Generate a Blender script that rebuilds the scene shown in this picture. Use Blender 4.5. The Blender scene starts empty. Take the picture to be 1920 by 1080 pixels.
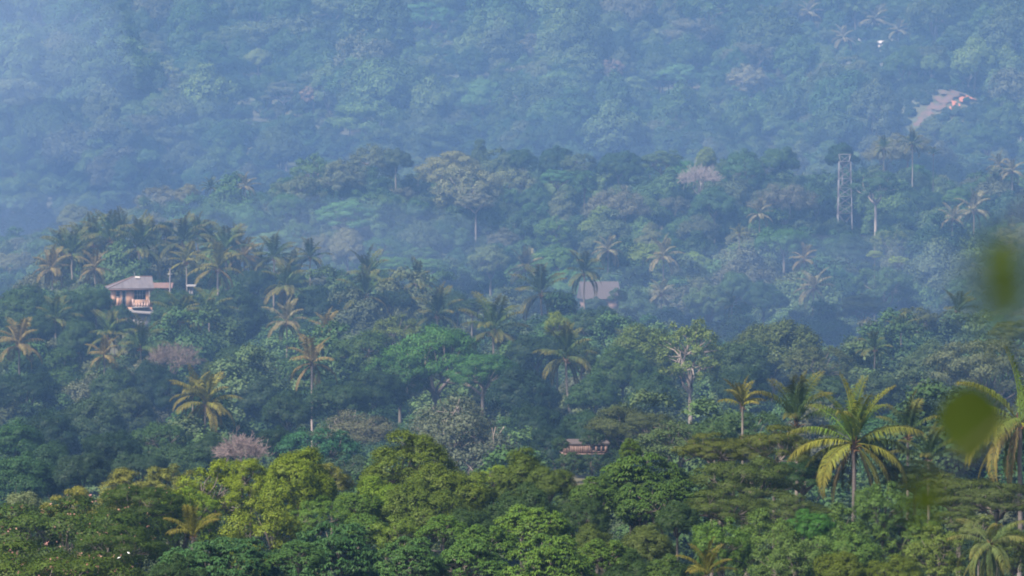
import bpy, math, random
import numpy as np
from mathutils import Vector, Matrix
random.seed(7)
S = bpy.context.scene
C = S.collection
PI = math.pi
# ------------------------------------------------------------------ camera and pixel helper (photo pixels, 1920 x 1080)
ZC = 55.0
LENS = 150.0
K = 36.0 / 1920 / LENS
YH = 300.0                                   # the eye level's row in the photo
PITCH = math.atan((540 - YH) * K)
FW = np.array([0, math.cos(PITCH), -math.sin(PITCH)])
UP = np.array([0, math.sin(PITCH), math.cos(PITCH)])
def at(px, py, Y):
    d = FW + np.array([(px - 960) * K, 0, 0]) + UP * ((540 - py) * K)
    d = d * (Y / d[1])
    return d + np.array([0, 0, ZC])
def rowz(py, Y):                             # height of a photo row at distance Y (vectorised)
    b = (540 - py) * K
    dy = FW[1] + UP[1] * b; dz = FW[2] + UP[2] * b
    return ZC + dz / dy * Y
# ------------------------------------------------------------------ terrain: canopy rows over distance, less the height of the wood
COLS = np.array([0, 300, 600, 900, 1200, 1500, 1920.])
CAN = [
 (210, [1040,1010, 990,1000,1000,1000, 990], 13),
 (250, [ 990, 965, 940, 940, 945, 940, 940], 13),
 (290, [ 945, 905, 880, 860, 870, 840, 850], 14),
 (330, [ 945, 905, 885, 875, 860, 825, 830], 14),
 (400, [ 930, 905, 905, 895, 880, 860, 800], 14),
 (470, [ 850, 840, 835, 835, 805, 780, 735], 14),
 (540, [ 740, 750, 760, 745, 740, 720, 690], 13),
 (600, [ 660, 680, 700, 685, 675, 680, 650], 13),
 (660, [ 585, 605, 640, 625, 615, 640, 620], 13),
 (720, [ 545, 520, 550, 575, 595, 620, 620], 13),
 (770, [ 540, 500, 520, 555, 605, 625, 615], 13),
 (840, [ 545, 520, 515, 545, 590, 590, 590], 13),
 (930, [ 500, 480, 465, 490, 510, 520, 530], 14),
 (1020,[ 460, 430, 400, 400, 420, 430, 440], 14),
 (1100,[ 420, 370, 310, 315, 325, 325, 335], 14),
 (1160,[ 420, 365, 295, 288, 288, 288, 290], 14),
 (1230,[ 440, 390, 345, 330, 330, 325, 315], 14),
 (1320,[ 400, 375, 345, 325, 318, 312, 300], 14),
 (1500,[ 235, 225, 215, 210, 205, 200, 195], 14),
 (1700,[ 110, 110, 105, 100, 100, 100,  95], 14),
 (1950,[  -5,  -5, -10, -10, -10, -10, -15], 14),
 (2300,[-115,-115,-120,-120,-120,-120,-125], 14),
 (2900,[-190]*7, 14)]
CY = np.array([c[0] for c in CAN], float)
CTAB = np.array([c[1] for c in CAN], float)
CH = np.array([c[2] for c in CAN], float)
GT = np.array([[rowz(p, y) - h for p in r] for y, r, h in zip(CY, CTAB, CH)])
NEARY = np.array([-3000, -60, -6, 12, 40, 90, 150.])
NEARZ = np.array([-2.2, -2.2, -1.7, -3.2, -12, -26, -36]) + ZC
def smooth(t): return t * t * (3 - 2 * t)
def hnoise(x, y):
    return (np.sin(x * .071 + 1.3 + 1.7 * np.sin(y * .031)) * np.sin(y * .053 + .4 + 1.3 * np.sin(x * .043)) * 1.0
            + .5 * np.sin(x * .17 + y * .11) * np.sin(y * .19 - x * .07 + 2))
def ground(x, y):
    x = np.atleast_1d(np.asarray(x, float)); y = np.atleast_1d(np.asarray(y, float))
    px = 960 + x / (np.maximum(y, 150) * K)
    px = np.clip(px, COLS[0], COLS[-1])
    ci = np.clip(np.searchsorted(COLS, px) - 1, 0, len(COLS) - 2)
    ct = smooth((px - COLS[ci]) / (COLS[ci + 1] - COLS[ci]))
    yy = np.clip(y, CY[0], CY[-1])
    ri = np.clip(np.searchsorted(CY, yy) - 1, 0, len(CY) - 2)
    rt = (yy - CY[ri]) / (CY[ri + 1] - CY[ri])
    a = GT[ri, ci] * (1 - ct) + GT[ri, ci + 1] * ct
    b = GT[ri + 1, ci] * (1 - ct) + GT[ri + 1, ci + 1] * ct
    z = a * (1 - rt) + b * rt
    near = np.interp(y, NEARY, NEARZ)
    t = smooth(np.clip((y - 110) / 100, 0, 1))
    z = near * (1 - t) + z * t
    z += hnoise(x, y) * np.clip(y / 400, 0, 1.6) * .8 * np.clip((y - 60) / 100, 0, 1)
    qx = at(1748, 180, 1560)[0]                                    # the knoll with the bare, burnt slope
    z += 14 * smooth(np.clip((y - 1528) / 36, 0, 1)) * np.exp(-((x - qx) / 24) ** 2) * np.exp(-(np.clip(y - 1575, 0, None) / 60) ** 2)
    for x0, y0, dz, sx, sy in PADS:
        z += dz * np.exp(-((x - x0) / sx) ** 2 - ((y - y0) / sy) ** 2)
    return z
PADS = []
def pad(px, py, Y, sx, sy):              # lifts the ground to a photo row where a building stands
    p = at(px, py, Y); dz = p[2] - g1(p[0], Y)
    PADS.append((p[0], Y, dz, sx, sy))
def g1(x, y): return float(ground(x, y)[0])
def depth_for(px, py, lo, hi):               # nearest distance at which the canopy reaches that row
    ys = np.linspace(lo, hi, 160)
    cz = np.array([np.interp(px, COLS, [np.interp(y, CY, CTAB[:, j]) for j in range(7)]) for y in ys])
    ok = np.where(cz <= py)[0]
    return float(ys[ok[0]]) if len(ok) else float(ys[np.argmin(cz)])
# ------------------------------------------------------------------ materials
def new_mat(name):
    m = bpy.data.materials.new(name); m.use_nodes = True
    nt = m.node_tree; nt.nodes.clear()
    return m, nt, nt.nodes.new, nt.links.new
def leaf_mat(name, palette=None, trans=.28, rough=.5, tipcol=None, spread=(.78, 1.25)):
    m, nt, N, L = new_mat(name)
    out = N('ShaderNodeOutputMaterial'); oi = N('ShaderNodeObjectInfo'); geo = N('ShaderNodeNewGeometry')
    src = oi.outputs['Color']
    if palette:
        r = N('ShaderNodeValToRGB'); r.color_ramp.interpolation = 'LINEAR'
        while len(r.color_ramp.elements) < len(palette): r.color_ramp.elements.new(.5)
        for i, c in enumerate(palette):
            e = r.color_ramp.elements[i]; e.position = i / (len(palette) - 1); e.color = (*c, 1)
        L(oi.outputs['Random'], r.inputs[0]); src = r.outputs[0]
    if tipcol:
        at_ = N('ShaderNodeAttribute'); at_.attribute_name = 'tip'
        mt = N('ShaderNodeMapRange'); mt.inputs[1].default_value = .45; mt.inputs[2].default_value = 1.0
        mt.inputs[3].default_value = 0; mt.inputs[4].default_value = .75
        L(at_.outputs['Fac'], mt.inputs[0])
        mx = N('ShaderNodeMixRGB'); mx.inputs[2].default_value = (*tipcol, 1)
        L(mt.outputs[0], mx.inputs[0]); L(src, mx.inputs[1]); src = mx.outputs[0]
    hsv = N('ShaderNodeHueSaturation')
    mv = N('ShaderNodeMapRange'); mv.inputs[3].default_value = spread[0]; mv.inputs[4].default_value = spread[1]
    L(geo.outputs['Random Per Island'], mv.inputs[0]); L(mv.outputs[0], hsv.inputs['Value'])
    mul = N('ShaderNodeMath'); mul.operation = 'MULTIPLY'; mul.inputs[1].default_value = 7.31
    fr = N('ShaderNodeMath'); fr.operation = 'FRACT'
    mh = N('ShaderNodeMapRange'); mh.inputs[3].default_value = .482; mh.inputs[4].default_value = .512
    L(geo.outputs['Random Per Island'], mul.inputs[0]); L(mul.outputs[0], fr.inputs[0]); L(fr.outputs[0], mh.inputs[0])
    L(mh.outputs[0], hsv.inputs['Hue']); L(src, hsv.inputs['Color'])
    p = N('ShaderNodeBsdfPrincipled'); p.inputs['Roughness'].default_value = rough
    p.inputs['Specular IOR Level'].default_value = .07
    L(hsv.outputs[0], p.inputs['Base Color'])
    tr = N('ShaderNodeBsdfTranslucent'); ty = N('ShaderNodeMixRGB'); ty.blend_type = 'MULTIPLY'; ty.inputs[0].default_value = 1
    ty.inputs[2].default_value = (1.35, 1.3, .55, 1)
    L(hsv.outputs[0], ty.inputs[1]); L(ty.outputs[0], tr.inputs[0])
    mix = N('ShaderNodeMixShader'); mix.inputs[0].default_value = trans
    L(p.outputs[0], mix.inputs[1]); L(tr.outputs[0], mix.inputs[2]); L(mix.outputs[0], out.inputs[0])
    return m
def plain_mat(name, col, rough=.7, noise=None, objcol=False, metal=0.0, stretch=(1, 1, 1)):
    m, nt, N, L = new_mat(name)
    out = N('ShaderNodeOutputMaterial'); p = N('ShaderNodeBsdfPrincipled')
    p.inputs['Roughness'].default_value = rough; p.inputs['Metallic'].default_value = metal
    p.inputs['Specular IOR Level'].default_value = .3
    src = None
    if objcol:
        oi = N('ShaderNodeObjectInfo'); src = oi.outputs['Color']
    if noise:
        sc, amp, col2 = noise
        tc = N('ShaderNodeTexCoord'); mp = N('ShaderNodeMapping'); mp.inputs['Scale'].default_value = stretch
        nz = N('ShaderNodeTexNoise'); nz.inputs['Scale'].default_value = sc; nz.inputs['Detail'].default_value = 5
        L(tc.outputs['Object'], mp.inputs[0]); L(mp.outputs[0], nz.inputs['Vector'])
        mr = N('ShaderNodeMapRange'); mr.inputs[1].default_value = .35; mr.inputs[2].default_value = .68; mr.inputs[4].default_value = amp
        L(nz.outputs[0], mr.inputs[0])
        mx = N('ShaderNodeMixRGB'); mx.inputs[2].default_value = (*col2, 1)
        L(mr.outputs[0], mx.inputs[0])
        if src: L(src, mx.inputs[1])
        else: mx.inputs[1].default_value = (*col, 1)
        src = mx.outputs[0]
    if src: L(src, p.inputs['Base Color'])
    else: p.inputs['Base Color'].default_value = (*col, 1)
    L(p.outputs[0], out.inputs[0])
    return m
M = {}
M['leaf'] = leaf_mat('leaf', trans=.2)
FOREST = [(.013,.032,.012),(.040,.076,.022),(.019,.052,.018),(.076,.114,.036),(.015,.034,.013),(.048,.092,.030),(.074,.088,.040),(.022,.056,.019),
          (.070,.070,.044),(.025,.056,.019),(.066,.112,.034),(.012,.026,.012),(.056,.082,.030)]
M['forest'] = leaf_mat('forest_leaf', palette=FOREST, trans=.2)
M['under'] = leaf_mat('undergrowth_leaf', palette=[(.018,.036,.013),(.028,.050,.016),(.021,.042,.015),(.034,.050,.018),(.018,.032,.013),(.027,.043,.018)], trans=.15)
M['frond'] = leaf_mat('palm_leaflet', trans=.25, tipcol=(.12,.10,.022), spread=(.7, 1.3), rough=.75)
M['blossom'] = leaf_mat('blossom', palette=[(.24,.12,.10),(.28,.16,.13)], trans=.2)
M['bark'] = plain_mat('bark', (.2,.17,.14), .9, (3.0, .7, (.10,.085,.07)), objcol=True, stretch=(1,1,.35))
M['palmbark'] = plain_mat('palm_bark', (.22,.19,.16), .9, (2.2, .6, (.11,.09,.075)), objcol=True, stretch=(.4,.4,4))
M['fibre'] = plain_mat('palm_fibre', (.16,.08,.035), .9, (5.0, .7, (.06,.04,.025)))
# ------------------------------------------------------------------ mesh builders
def mesh_np(name, verts, quads, mat, attr=None, smooth_=False):
    me = bpy.data.meshes.new(name)
    n, m = len(verts), len(quads)
    k = quads.shape[1]
    me.vertices.add(n); me.vertices.foreach_set('co', np.ascontiguousarray(verts, np.float32).ravel())
    me.loops.add(m * k); me.loops.foreach_set('vertex_index', np.ascontiguousarray(quads, np.int32).ravel())
    me.polygons.add(m)
    me.polygons.foreach_set('loop_start', np.arange(0, m * k, k, dtype=np.int32))
    me.polygons.foreach_set('loop_total', np.full(m, k, np.int32))
    if smooth_: me.polygons.foreach_set('use_smooth', np.ones(m, bool))
    me.update(calc_edges=True)
    if attr is not None:
        a = me.attributes.new('tip', 'FLOAT', 'POINT'); a.data.foreach_set('value', np.ascontiguousarray(attr, np.float32))
    me.materials.append(mat)
    return me
def soften(me, vn):                          # leaf blades share their cluster's bulging normals, as a leafy mass shades
    me.polygons.foreach_set('use_smooth', np.ones(len(me.polygons), bool))
    me.normals_split_custom_set_from_vertices(np.ascontiguousarray(vn, np.float32))
def norm(v): return v / np.maximum(np.linalg.norm(v, axis=-1, keepdims=True), 1e-9)
def leaves(c, n, t, Ln, W, arch=0.0, fold=.15):
    t = norm(t - n * np.sum(t * n, -1, keepdims=True)); b = np.cross(n, t)
    Ln = Ln[:, None]; W = W[:, None]
    base = c - t * Ln * .5 - n * Ln * arch * .5
    tip = c + t * Ln * .5 - n * Ln * arch
    s1 = c + b * W * .5 + n * W * fold; s2 = c - b * W * .5 + n * W * fold
    v = np.stack([base, s2, tip, s1], 1).reshape(-1, 3)
    q = np.arange(len(c) * 4).reshape(-1, 4)
    return v, q
def tubes(paths, sides=6):
    V, Q, o = [], [], 0
    for pts, rad in paths:
        pts = np.asarray(pts, float); n = len(pts)
        tan = norm(np.gradient(pts, axis=0))
        ref = np.where(np.abs(tan[:, 2:3]) > .9, np.array([[1., 0, 0]]), np.array([[0, 0, 1.]]))
        u = norm(np.cross(tan, ref)); w = np.cross(tan, u)
        a = np.arange(sides) * 2 * PI / sides
        ring = pts[:, None] + (u[:, None] * np.cos(a)[None, :, None] + w[:, None] * np.sin(a)[None, :, None]) * np.asarray(rad)[:, None, None]
        V.append(ring.reshape(-1, 3))
        i = np.arange(n - 1)[:, None] * sides; j = np.arange(sides)[None]; j2 = (j + 1) % sides
        Q.append(np.stack([i + j, i + j2, i + sides + j2, i + sides + j], -1).reshape(-1, 4) + o)
        o += n * sides
    return np.concatenate(V), np.concatenate(Q)
def bend(p0, p1, r0, r1, rng, n=5, sag=.12):
    p0 = np.asarray(p0, float); p1 = np.asarray(p1, float)
    s = np.linspace(0, 1, n)[:, None]
    d = np.linalg.norm(p1 - p0)
    off = rng.normal(0, sag, 3) * d; off[2] = -abs(off[2]) * .4
    pts = p0 + (p1 - p0) * s + off * np.sin(s * PI)
    pts[1:-1] += rng.normal(0, .02 * d, (n - 2, 3))
    return pts, np.linspace(r0, r1, n)
def rdirs(rng, n):
    v = rng.normal(size=(n, 3)); return norm(v)
def spread_points(rng, n, sampler, k=8):
    pts = [sampler()]
    for _ in range(n - 1):
        best, bd = None, -1
        for _ in range(k):
            c = sampler(); d = min(np.sum((c - p) ** 2) for p in pts)
            if d > bd: best, bd = c, d
        pts.append(best)
    return np.array(pts)
R0 = 5.0
TYPES = {
 # hz: crown half height / R; n: clumps; cr: clump radius / R; sq: clump squash; zmin; open: how clumps thin out; shape
 'round':  dict(hz=.78, n=34, cr=.30, sq=.85, zmin=-.35, shape='dome'),
 'tall':   dict(hz=1.35, n=40, cr=.30, sq=.9, zmin=-.5, shape='cone'),
 'umb':    dict(hz=.42, n=40, cr=.24, sq=.40, zmin=-.05, shape='umb'),
 'ros':    dict(hz=.75, n=34, cr=.27, sq=.8, zmin=-.4, shape='dome'),
 'loose':  dict(hz=.85, n=44, cr=.20, sq=.75, zmin=-.45, shape='dome'),
 'bush':   dict(hz=1.0, n=46, cr=.22, sq=.95, zmin=-.6, shape='dome'),
 'feather':dict(hz=.70, n=60, cr=.17, sq=.55, zmin=-.05, shape='dome'),
 'open':   dict(hz=1.0, n=40, cr=.12, sq=.7, zmin=-.5, shape='dome'),
 'bare':   dict(hz=.8, n=70, cr=.14, sq=.8, zmin=-.1, shape='dome'),
}
LOD = {'n': dict(tuft=4.4, per=14, tr=.20, L=.23, W=.125), 'm': dict(tuft=3.6, per=14, tr=.26, L=.28, W=.18), 'f': dict(tuft=2.0, per=13, tr=.36, L=.42, W=.28)}
PROTO = {}
def make_proto(ty, lod, seed, mat='leaf'):
    rng = np.random.default_rng(seed * 97 + hash_(ty) + hash_(lod))
    T = TYPES[ty]; D = LOD[lod]
    hz = T['hz'] * rng.uniform(.9, 1.12); R = R0
    ph = rng.uniform(0, 6.28, 3)
    def lobe(d):
        a = math.atan2(d[1], d[0]); return 1 + .16 * math.sin(2 * a + ph[0]) + .10 * math.sin(3 * a + ph[1]) + .10 * math.sin(3 * d[2] + ph[2])
    def sampler():
        while True:
            d = rng.normal(size=3); d /= np.linalg.norm(d)
            if d[2] < T['zmin']: continue
            f = rng.uniform(.52, .84) * lobe(d)
            if T['shape'] == 'umb':
                r = math.sqrt(rng.uniform()) * .9; a = rng.uniform(0, 2 * PI)
                lay = rng.choice([0, 0, -.35, -.7]) * hz
                return np.array([r * math.cos(a) * lobe(d), r * math.sin(a), hz * (1 - r * r) * .9 + lay + rng.normal(0, .05)]) * R
            p = d * np.array([1, 1, hz]) * f
            if T['shape'] == 'cone': p[:2] *= .95 - .42 * max(0, p[2] / hz)
            return p * R
    n = T['n'] if lod != 'f' else int(T['n'] * .7)
    cl = spread_points(rng, n, sampler)
    cr = T['cr'] * R * rng.uniform(.65, 1.35, n)
    if lod == 'f': cr *= 1.15
    root = np.array([0, 0, -hz * R * (.75 if T['shape'] != 'umb' else 1.4)])
    # foliage
    dens = D['tuft'] * {'loose': .8, 'feather': 1.0, 'open': 1.3, 'bare': 0.0}.get(ty, 1.0)
    Vv, Qq, o = None, None, 0
    if dens > 0:
        nt = np.maximum((dens * 4 * PI * cr ** 2 * .62).astype(int), 4)
        ci = np.repeat(np.arange(n), nt)
        outd = norm(cl[ci] - np.array([0, 0, -.25 * hz * R]))
        u = norm(rdirs(rng, len(ci)) + outd * .55 + np.array([0, 0, .35]))
        rad = cr[ci][:, None] * rng.uniform(.72, 1.06, (len(ci), 1))
        tc = cl[ci] + u * rad * np.array([1, 1, T['sq']])
        per = D['per']
        if ty == 'ros' and lod == 'n':
            per = 9
            ti = np.repeat(np.arange(len(tc)), per)
            keep = rng.uniform(size=len(tc)) < .62
            ti = ti[keep[ti]]
            az = np.tile(np.arange(per) * 2 * PI / per, len(tc))[keep[np.repeat(np.arange(len(tc)), per)]] + rng.uniform(0, .7, len(ti))
            rd = np.stack([np.cos(az), np.sin(az), rng.uniform(-.75, .1, len(ti))], -1)
            ln = rng.uniform(.36, .6, len(ti))
            c = tc[ti] + norm(rd) * ln[:, None] * .5
            nn = norm(np.array([0, 0, 1.]) + rng.normal(0, .25, (len(ti), 3)) + rd * .45)
            Vv, Qq = leaves(c, nn, rd, ln, ln * .34, arch=.16); un = u[ti]
        else:
            ti = np.repeat(np.arange(len(tc)), per)
            c = tc[ti] + rng.normal(0, D['tr'], (len(ti), 3)) * np.array([1, 1, .75 if ty != 'umb' else .45])
            nn = norm(u[ti] * .75 + np.array([0, 0, .5]) + rng.normal(0, .27, (len(ti), 3)))
            t = rdirs(rng, len(ti)) + np.array([0, 0, -.35])
            ln = D['L'] * rng.uniform(.65, 1.3, len(ti))
            if ty in ('umb', 'feather'): ln = ln * .72
            Vv, Qq = leaves(c, nn, t, ln, ln * D['W'] / D['L'] * rng.uniform(.8, 1.2, len(ti)), arch=.08); un = u[ti]
        co = norm(c + np.array([0, 0, .3 * hz * R]))
        vn = np.repeat(norm(un * .75 + co * .35 + np.array([0, 0, .15]) + nn * .35), 4, 0)
    # limbs
    paths = []
    rb = {'feather': .16, 'bare': .15}.get(ty, .26)
    forks = []
    for i in range(6):
        a = i * 2 * PI / 6 + rng.uniform(-.3, .3); e = .45 if T['shape'] != 'umb' else .62
        p = np.array([math.cos(a) * e * R * .55, math.sin(a) * e * R * .55, root[2] + hz * R * rng.uniform(.55, .95)])
        forks.append(p); paths.append(bend(root, p, rb, rb * .55, rng))
    sub = cl if lod != 'f' else cl[::3]
    for p in sub:
        f = min(forks, key=lambda q: np.sum((q - p) ** 2))
        paths.append(bend(f, p, rb * .42, rb * .12, rng, 5))
        if ty in ('bare', 'feather'):
            for _ in range(7 if ty == 'bare' else 4):
                d = norm(rng.normal(size=3) + norm(p - root) * 1.0); l = rng.uniform(.6, 1.7)
                b0 = f + (p - f) * rng.uniform(.45, 1)
                tp = b0 + d * l
                paths.append(bend(b0, tp, rb * .13, .03, rng, 4))
                if ty == 'bare':
                    for _ in range(2):
                        d2 = norm(d + rng.normal(0, .7, 3))
                        paths.append(bend(b0 + (tp - b0) * rng.uniform(.4, 1), tp + d2 * rng.uniform(.3, .9), .035, .022, rng, 3))
    lv, lq = tubes(paths, 5 if lod == 'n' else 4)
    limbs = mesh_np('limbs', lv, lq, M['bark'], smooth_=True)
    crown = mesh_np('crown', Vv, Qq, M[mat]) if Vv is not None else None
    if crown: soften(crown, vn)
    ref = Vv if Vv is not None else lv
    top = float(np.percentile(ref[:, 2], 99.7)); hw = float(np.percentile(np.hypot(ref[:, 0], ref[:, 1]), 96))
    return dict(crown=crown, limbs=limbs, top=top, R=hw, root=float(root[2]), hz=hz, bot=float(np.percentile(ref[:, 2], 2)), verts=Vv, vn=vn if crown else None)
def hash_(s): return sum((i + 1) * ord(c) for i, c in enumerate(s))
NVAR = {'n': {'round': 3, 'umb': 3, 'ros': 3, 'loose': 3, 'bush': 2, 'tall': 2, 'open': 1, 'bare': 1, 'feather': 1},
        'm': {'round': 5, 'umb': 3, 'ros': 2, 'loose': 3, 'bush': 2, 'tall': 3, 'open': 1, 'bare': 3, 'feather': 2},
        'f': {'round': 5, 'umb': 2, 'loose': 2, 'tall': 2}}
def proto(ty, lod, v):
    key = (ty, lod, v)
    if key not in PROTO: PROTO[key] = make_proto(ty, lod, v + 1)
    return PROTO[key]
def unit_trunk(name, sides=8):
    s = np.linspace(0, 1, 7)
    pts = np.stack([.10 * np.sin(s * 4) * s, .08 * np.sin(s * 3 + 1) * s, s], -1)
    pts[-1, :2] = 0
    rad = np.interp(s, [0, .1, 1], [1.55, 1.1, .85])
    v, q = tubes([(pts, rad)], sides)
    v[:, :2] *= 1; return mesh_np(name, v, q, M['bark'], smooth_=True)
TRUNK = unit_trunk('trunk')
def link(name, data, parent=None, loc=(0, 0, 0), rot=(0, 0, 0), scale=(1, 1, 1), color=None):
    o = bpy.data.objects.new(name, data); C.objects.link(o)
    o.parent = parent; o.location = loc; o.rotation_euler = rot; o.scale = scale
    if color is not None: o.color = (*color, 1)
    return o
def tag(o, label, cat, group=None):
    o['label'] = label; o['category'] = cat
    if group: o['group'] = group
    return o
# ------------------------------------------------------------------ trees
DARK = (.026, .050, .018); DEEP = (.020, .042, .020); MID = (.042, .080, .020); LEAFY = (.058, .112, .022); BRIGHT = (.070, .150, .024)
YELL = (.098, .140, .011); YGRN = (.074, .128, .014); OLIVE = (.038, .058, .010); TEAL = (.036, .086, .032); PALE = (.115, .135, .060)
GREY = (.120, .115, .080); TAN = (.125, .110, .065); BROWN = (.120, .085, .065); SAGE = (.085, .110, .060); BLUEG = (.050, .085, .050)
BARKC = (.12, .10, .085); PALEBARK = (.42, .34, .29); DARKBARK = (.10, .08, .065)
LAND = []          # landmarks for labels: (phrase, px, py)
PLACED = []        # (x, Y, halfwidth, px, py)
used_labels = {}
GROUPS = {'n': 'trees of the near wood', 'm': 'trees on the hills behind', 'f': 'trees on the far slope'}
def tree(px, py, w, Y, ty, col, label, hs=1.0, bark=BARKC, name=None, blossom=0, lod=None, cat='tree', trunk_r=None, group=None):
    lod = lod or ('n' if Y < 350 else 'm' if Y < 1250 else 'f')
    rnd = random.Random(int(px * 131 + py * 17 + Y))
    P = proto(ty, lod, rnd.randrange(NVAR[lod][ty]))
    p = at(px, py, Y); s = w * K * Y / (2 * P['R']); sz = s * hs
    oz = p[2] - P['top'] * sz
    g = g1(p[0], Y); rootz = oz + P['root'] * sz
    if rootz - g < 1.0:
        g = rootz - 1.0
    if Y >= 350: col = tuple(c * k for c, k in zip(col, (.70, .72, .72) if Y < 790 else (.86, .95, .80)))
    else: k = .68 if ty == 'ros' else .86; col = (col[0] * k * (.98 if ty == 'umb' else 1.25), col[1] * k * (1.12 if ty == 'umb' else 1.2), col[2] * k)
    nm = name or {'bush': 'leafy_tree', 'bare': 'bare_tree', 'umb': 'spreading_tree'}.get(ty, 'broadleaf_tree')
    e = link(nm, None, None, (p[0], Y, g)); e.empty_display_size = 1
    tag(e, label, cat, group or GROUPS[lod])
    rot = rnd.uniform(0, 6.28)
    L_ = rootz - g + .3 * s
    r = trunk_r or (.30 * s * (1 if lod == 'n' else 1.05))
    link('trunk', TRUNK, e, (0, 0, -.3), (0, 0, rot), (r, r, L_), bark)
    link('limbs', P['limbs'], e, (0, 0, oz - g), (0, 0, rot), (s, s, sz), bark)
    if P['crown']: link('crown', P['crown'], e, (0, 0, oz - g), (0, 0, rot), (s, s, sz), col)
    if blossom:
        v = P['verts'][2::4]; rg = np.random.default_rng(int(px))
        vv = v[v[:, 2] > np.percentile(v[:, 2], 45)]
        c = vv[rg.choice(len(vv), blossom)] + np.array([0, 0, .08])
        c = np.repeat(c, 4, 0) + rg.normal(0, .07, (blossom * 4, 3))
        bv, bq = leaves(c, norm(rg.normal(size=c.shape) + np.array([0, 0, 1.])), rdirs(rg, len(c)), np.full(len(c), .13), np.full(len(c), .10))
        b = link('blossoms', mesh_np('blossoms', bv, bq, M['blossom']), e, (0, 0, oz - g), (0, 0, rot), (s, s, sz)); b['kind'] = 'stuff'
    PLACED.append((p[0], Y, w * K * Y / 2, px, py))
    return e
# ------------------------------------------------------------------ palms
def frond_mesh(theta0, droop, Lg, pairs, lw, seed, leafl=.95, vee=.35, dry=False, n_r=14):
    rng = np.random.default_rng(seed)
    s = np.linspace(0, 1, n_r + 1)
    th = np.radians(theta0 - droop * s ** 1.35)
    ds = Lg / n_r
    x = np.concatenate([[0], np.cumsum(np.cos((th[1:] + th[:-1]) / 2) * ds)])
    z = np.concatenate([[0], np.cumsum(np.sin((th[1:] + th[:-1]) / 2) * ds)])
    y = rng.uniform(-.06, .06) * Lg * s ** 2
    pts = np.stack([x, y, z], -1)
    tv, tq = tubes([(pts, np.linspace(.055, .012, n_r + 1))], 4)
    sl = np.linspace(.13, 1.0, pairs)
    sl = np.repeat(sl, 2) + rng.normal(0, .006, pairs * 2); sl = np.clip(sl, .1, 1)
    side = np.tile([1., -1.], pairs)
    P = np.stack([np.interp(sl, s, pts[:, i]) for i in range(3)], -1)
    T = np.stack([np.interp(sl, s, np.cos(th)), np.zeros_like(sl), np.interp(sl, s, np.sin(th))], -1)
    Nn = np.stack([-T[:, 2], np.zeros_like(sl), T[:, 0]], -1)      # upward normal of the rachis
    B = np.array([0, 1., 0]) * side[:, None]
    prof = np.interp(sl, [.1, .25, .5, .8, 1], [.55, .95, 1, .8, .42])
    ln = leafl * prof * rng.uniform(.85, 1.12, len(sl))
    hang = rng.uniform(.7, 1.5, len(sl)) * (.45 if theta0 > 60 else 1) * (1.3 if dry else 1)
    d = norm(B * (.7 if not dry else .4) + T * rng.uniform(.35, .75, len(sl))[:, None] + Nn * (vee - .2))
    mid = P + d * ln[:, None] * .5
    tip = mid + norm(d + np.array([0, 0, -1.]) * hang[:, None] * 1.6) * ln[:, None] * .5
    w = lw * prof
    wd = norm(np.cross(d, Nn)) * w[:, None] * .5
    # one kite-shaped blade per half: base, mid pair, tip
    V = np.stack([P, mid + wd, tip, mid - wd], 1).reshape(-1, 3)
    Q = np.arange(len(V)).reshape(-1, 4)
    at_ = np.concatenate([np.repeat(s, 4), np.stack([sl * .8, sl * .95, np.minimum(sl + .15, 1), sl * .95], 1).ravel()])
    V = np.concatenate([tv, V]); Q = np.concatenate([tq, Q + len(tv)])
    return mesh_np('frond', V, Q, M['frond'], attr=at_)
FRONDS = {}
def frond(elev, fine, var, dry=False):
    b = int(round(elev / 18.0))
    key = (b, fine, var, dry)
    if key not in FRONDS:
        e = b * 18.0
        droop = 28 + (90 - e) * .62 if e > -20 else 40
        if dry: droop = 60
        prs, lw = ((70, .085), (38, .17))[0 if fine else 1]
        FRONDS[key] = frond_mesh(e, min(droop, 92), 4.4, prs, lw, (b + 20) * 31 + var * 7 + 5, leafl=.7 if dry else 1.25 if e > -10 else 1.0, vee=.55 if e > 50 else .25, dry=dry)
    return FRONDS[key]
def palm_trunk(dx, dy, H, r, seed):
    rng = np.random.default_rng(seed)
    s = np.linspace(0, 1, 15)
    pts = np.stack([dx * (1 - (1 - s) ** 1.6), dy * (1 - (1 - s) ** 1.6), H * s], -1)
    pts[1:-1, :2] += rng.normal(0, .035, (13, 2))
    v, q = tubes([(pts, np.interp(s, [0, .06, .2, 1], [r * 1.9, r * 1.3, r, r * .72]))], 8)
    return mesh_np('trunk', v, q, M['palmbark'], smooth_=True)
HEART = None
def heart_mesh():
    rng = np.random.default_rng(4); paths = []
    for i in range(26):
        d = norm(rng.normal(size=3) + np.array([0, 0, .1])); paths.append(bend([0, 0, -.35], d * rng.uniform(.35, .75) + np.array([0, 0, -.1]), .06, .02, rng, 4))
    v, q = tubes(paths, 5)
    return mesh_np('heart', v, q, M['fibre'])
PG = (.034, .058, .016); PGY = (.105, .105, .018); PDRY = (.125, .085, .030); PDARK = (.024, .042, .018); PDEAD = (.085, .055, .030)
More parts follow.
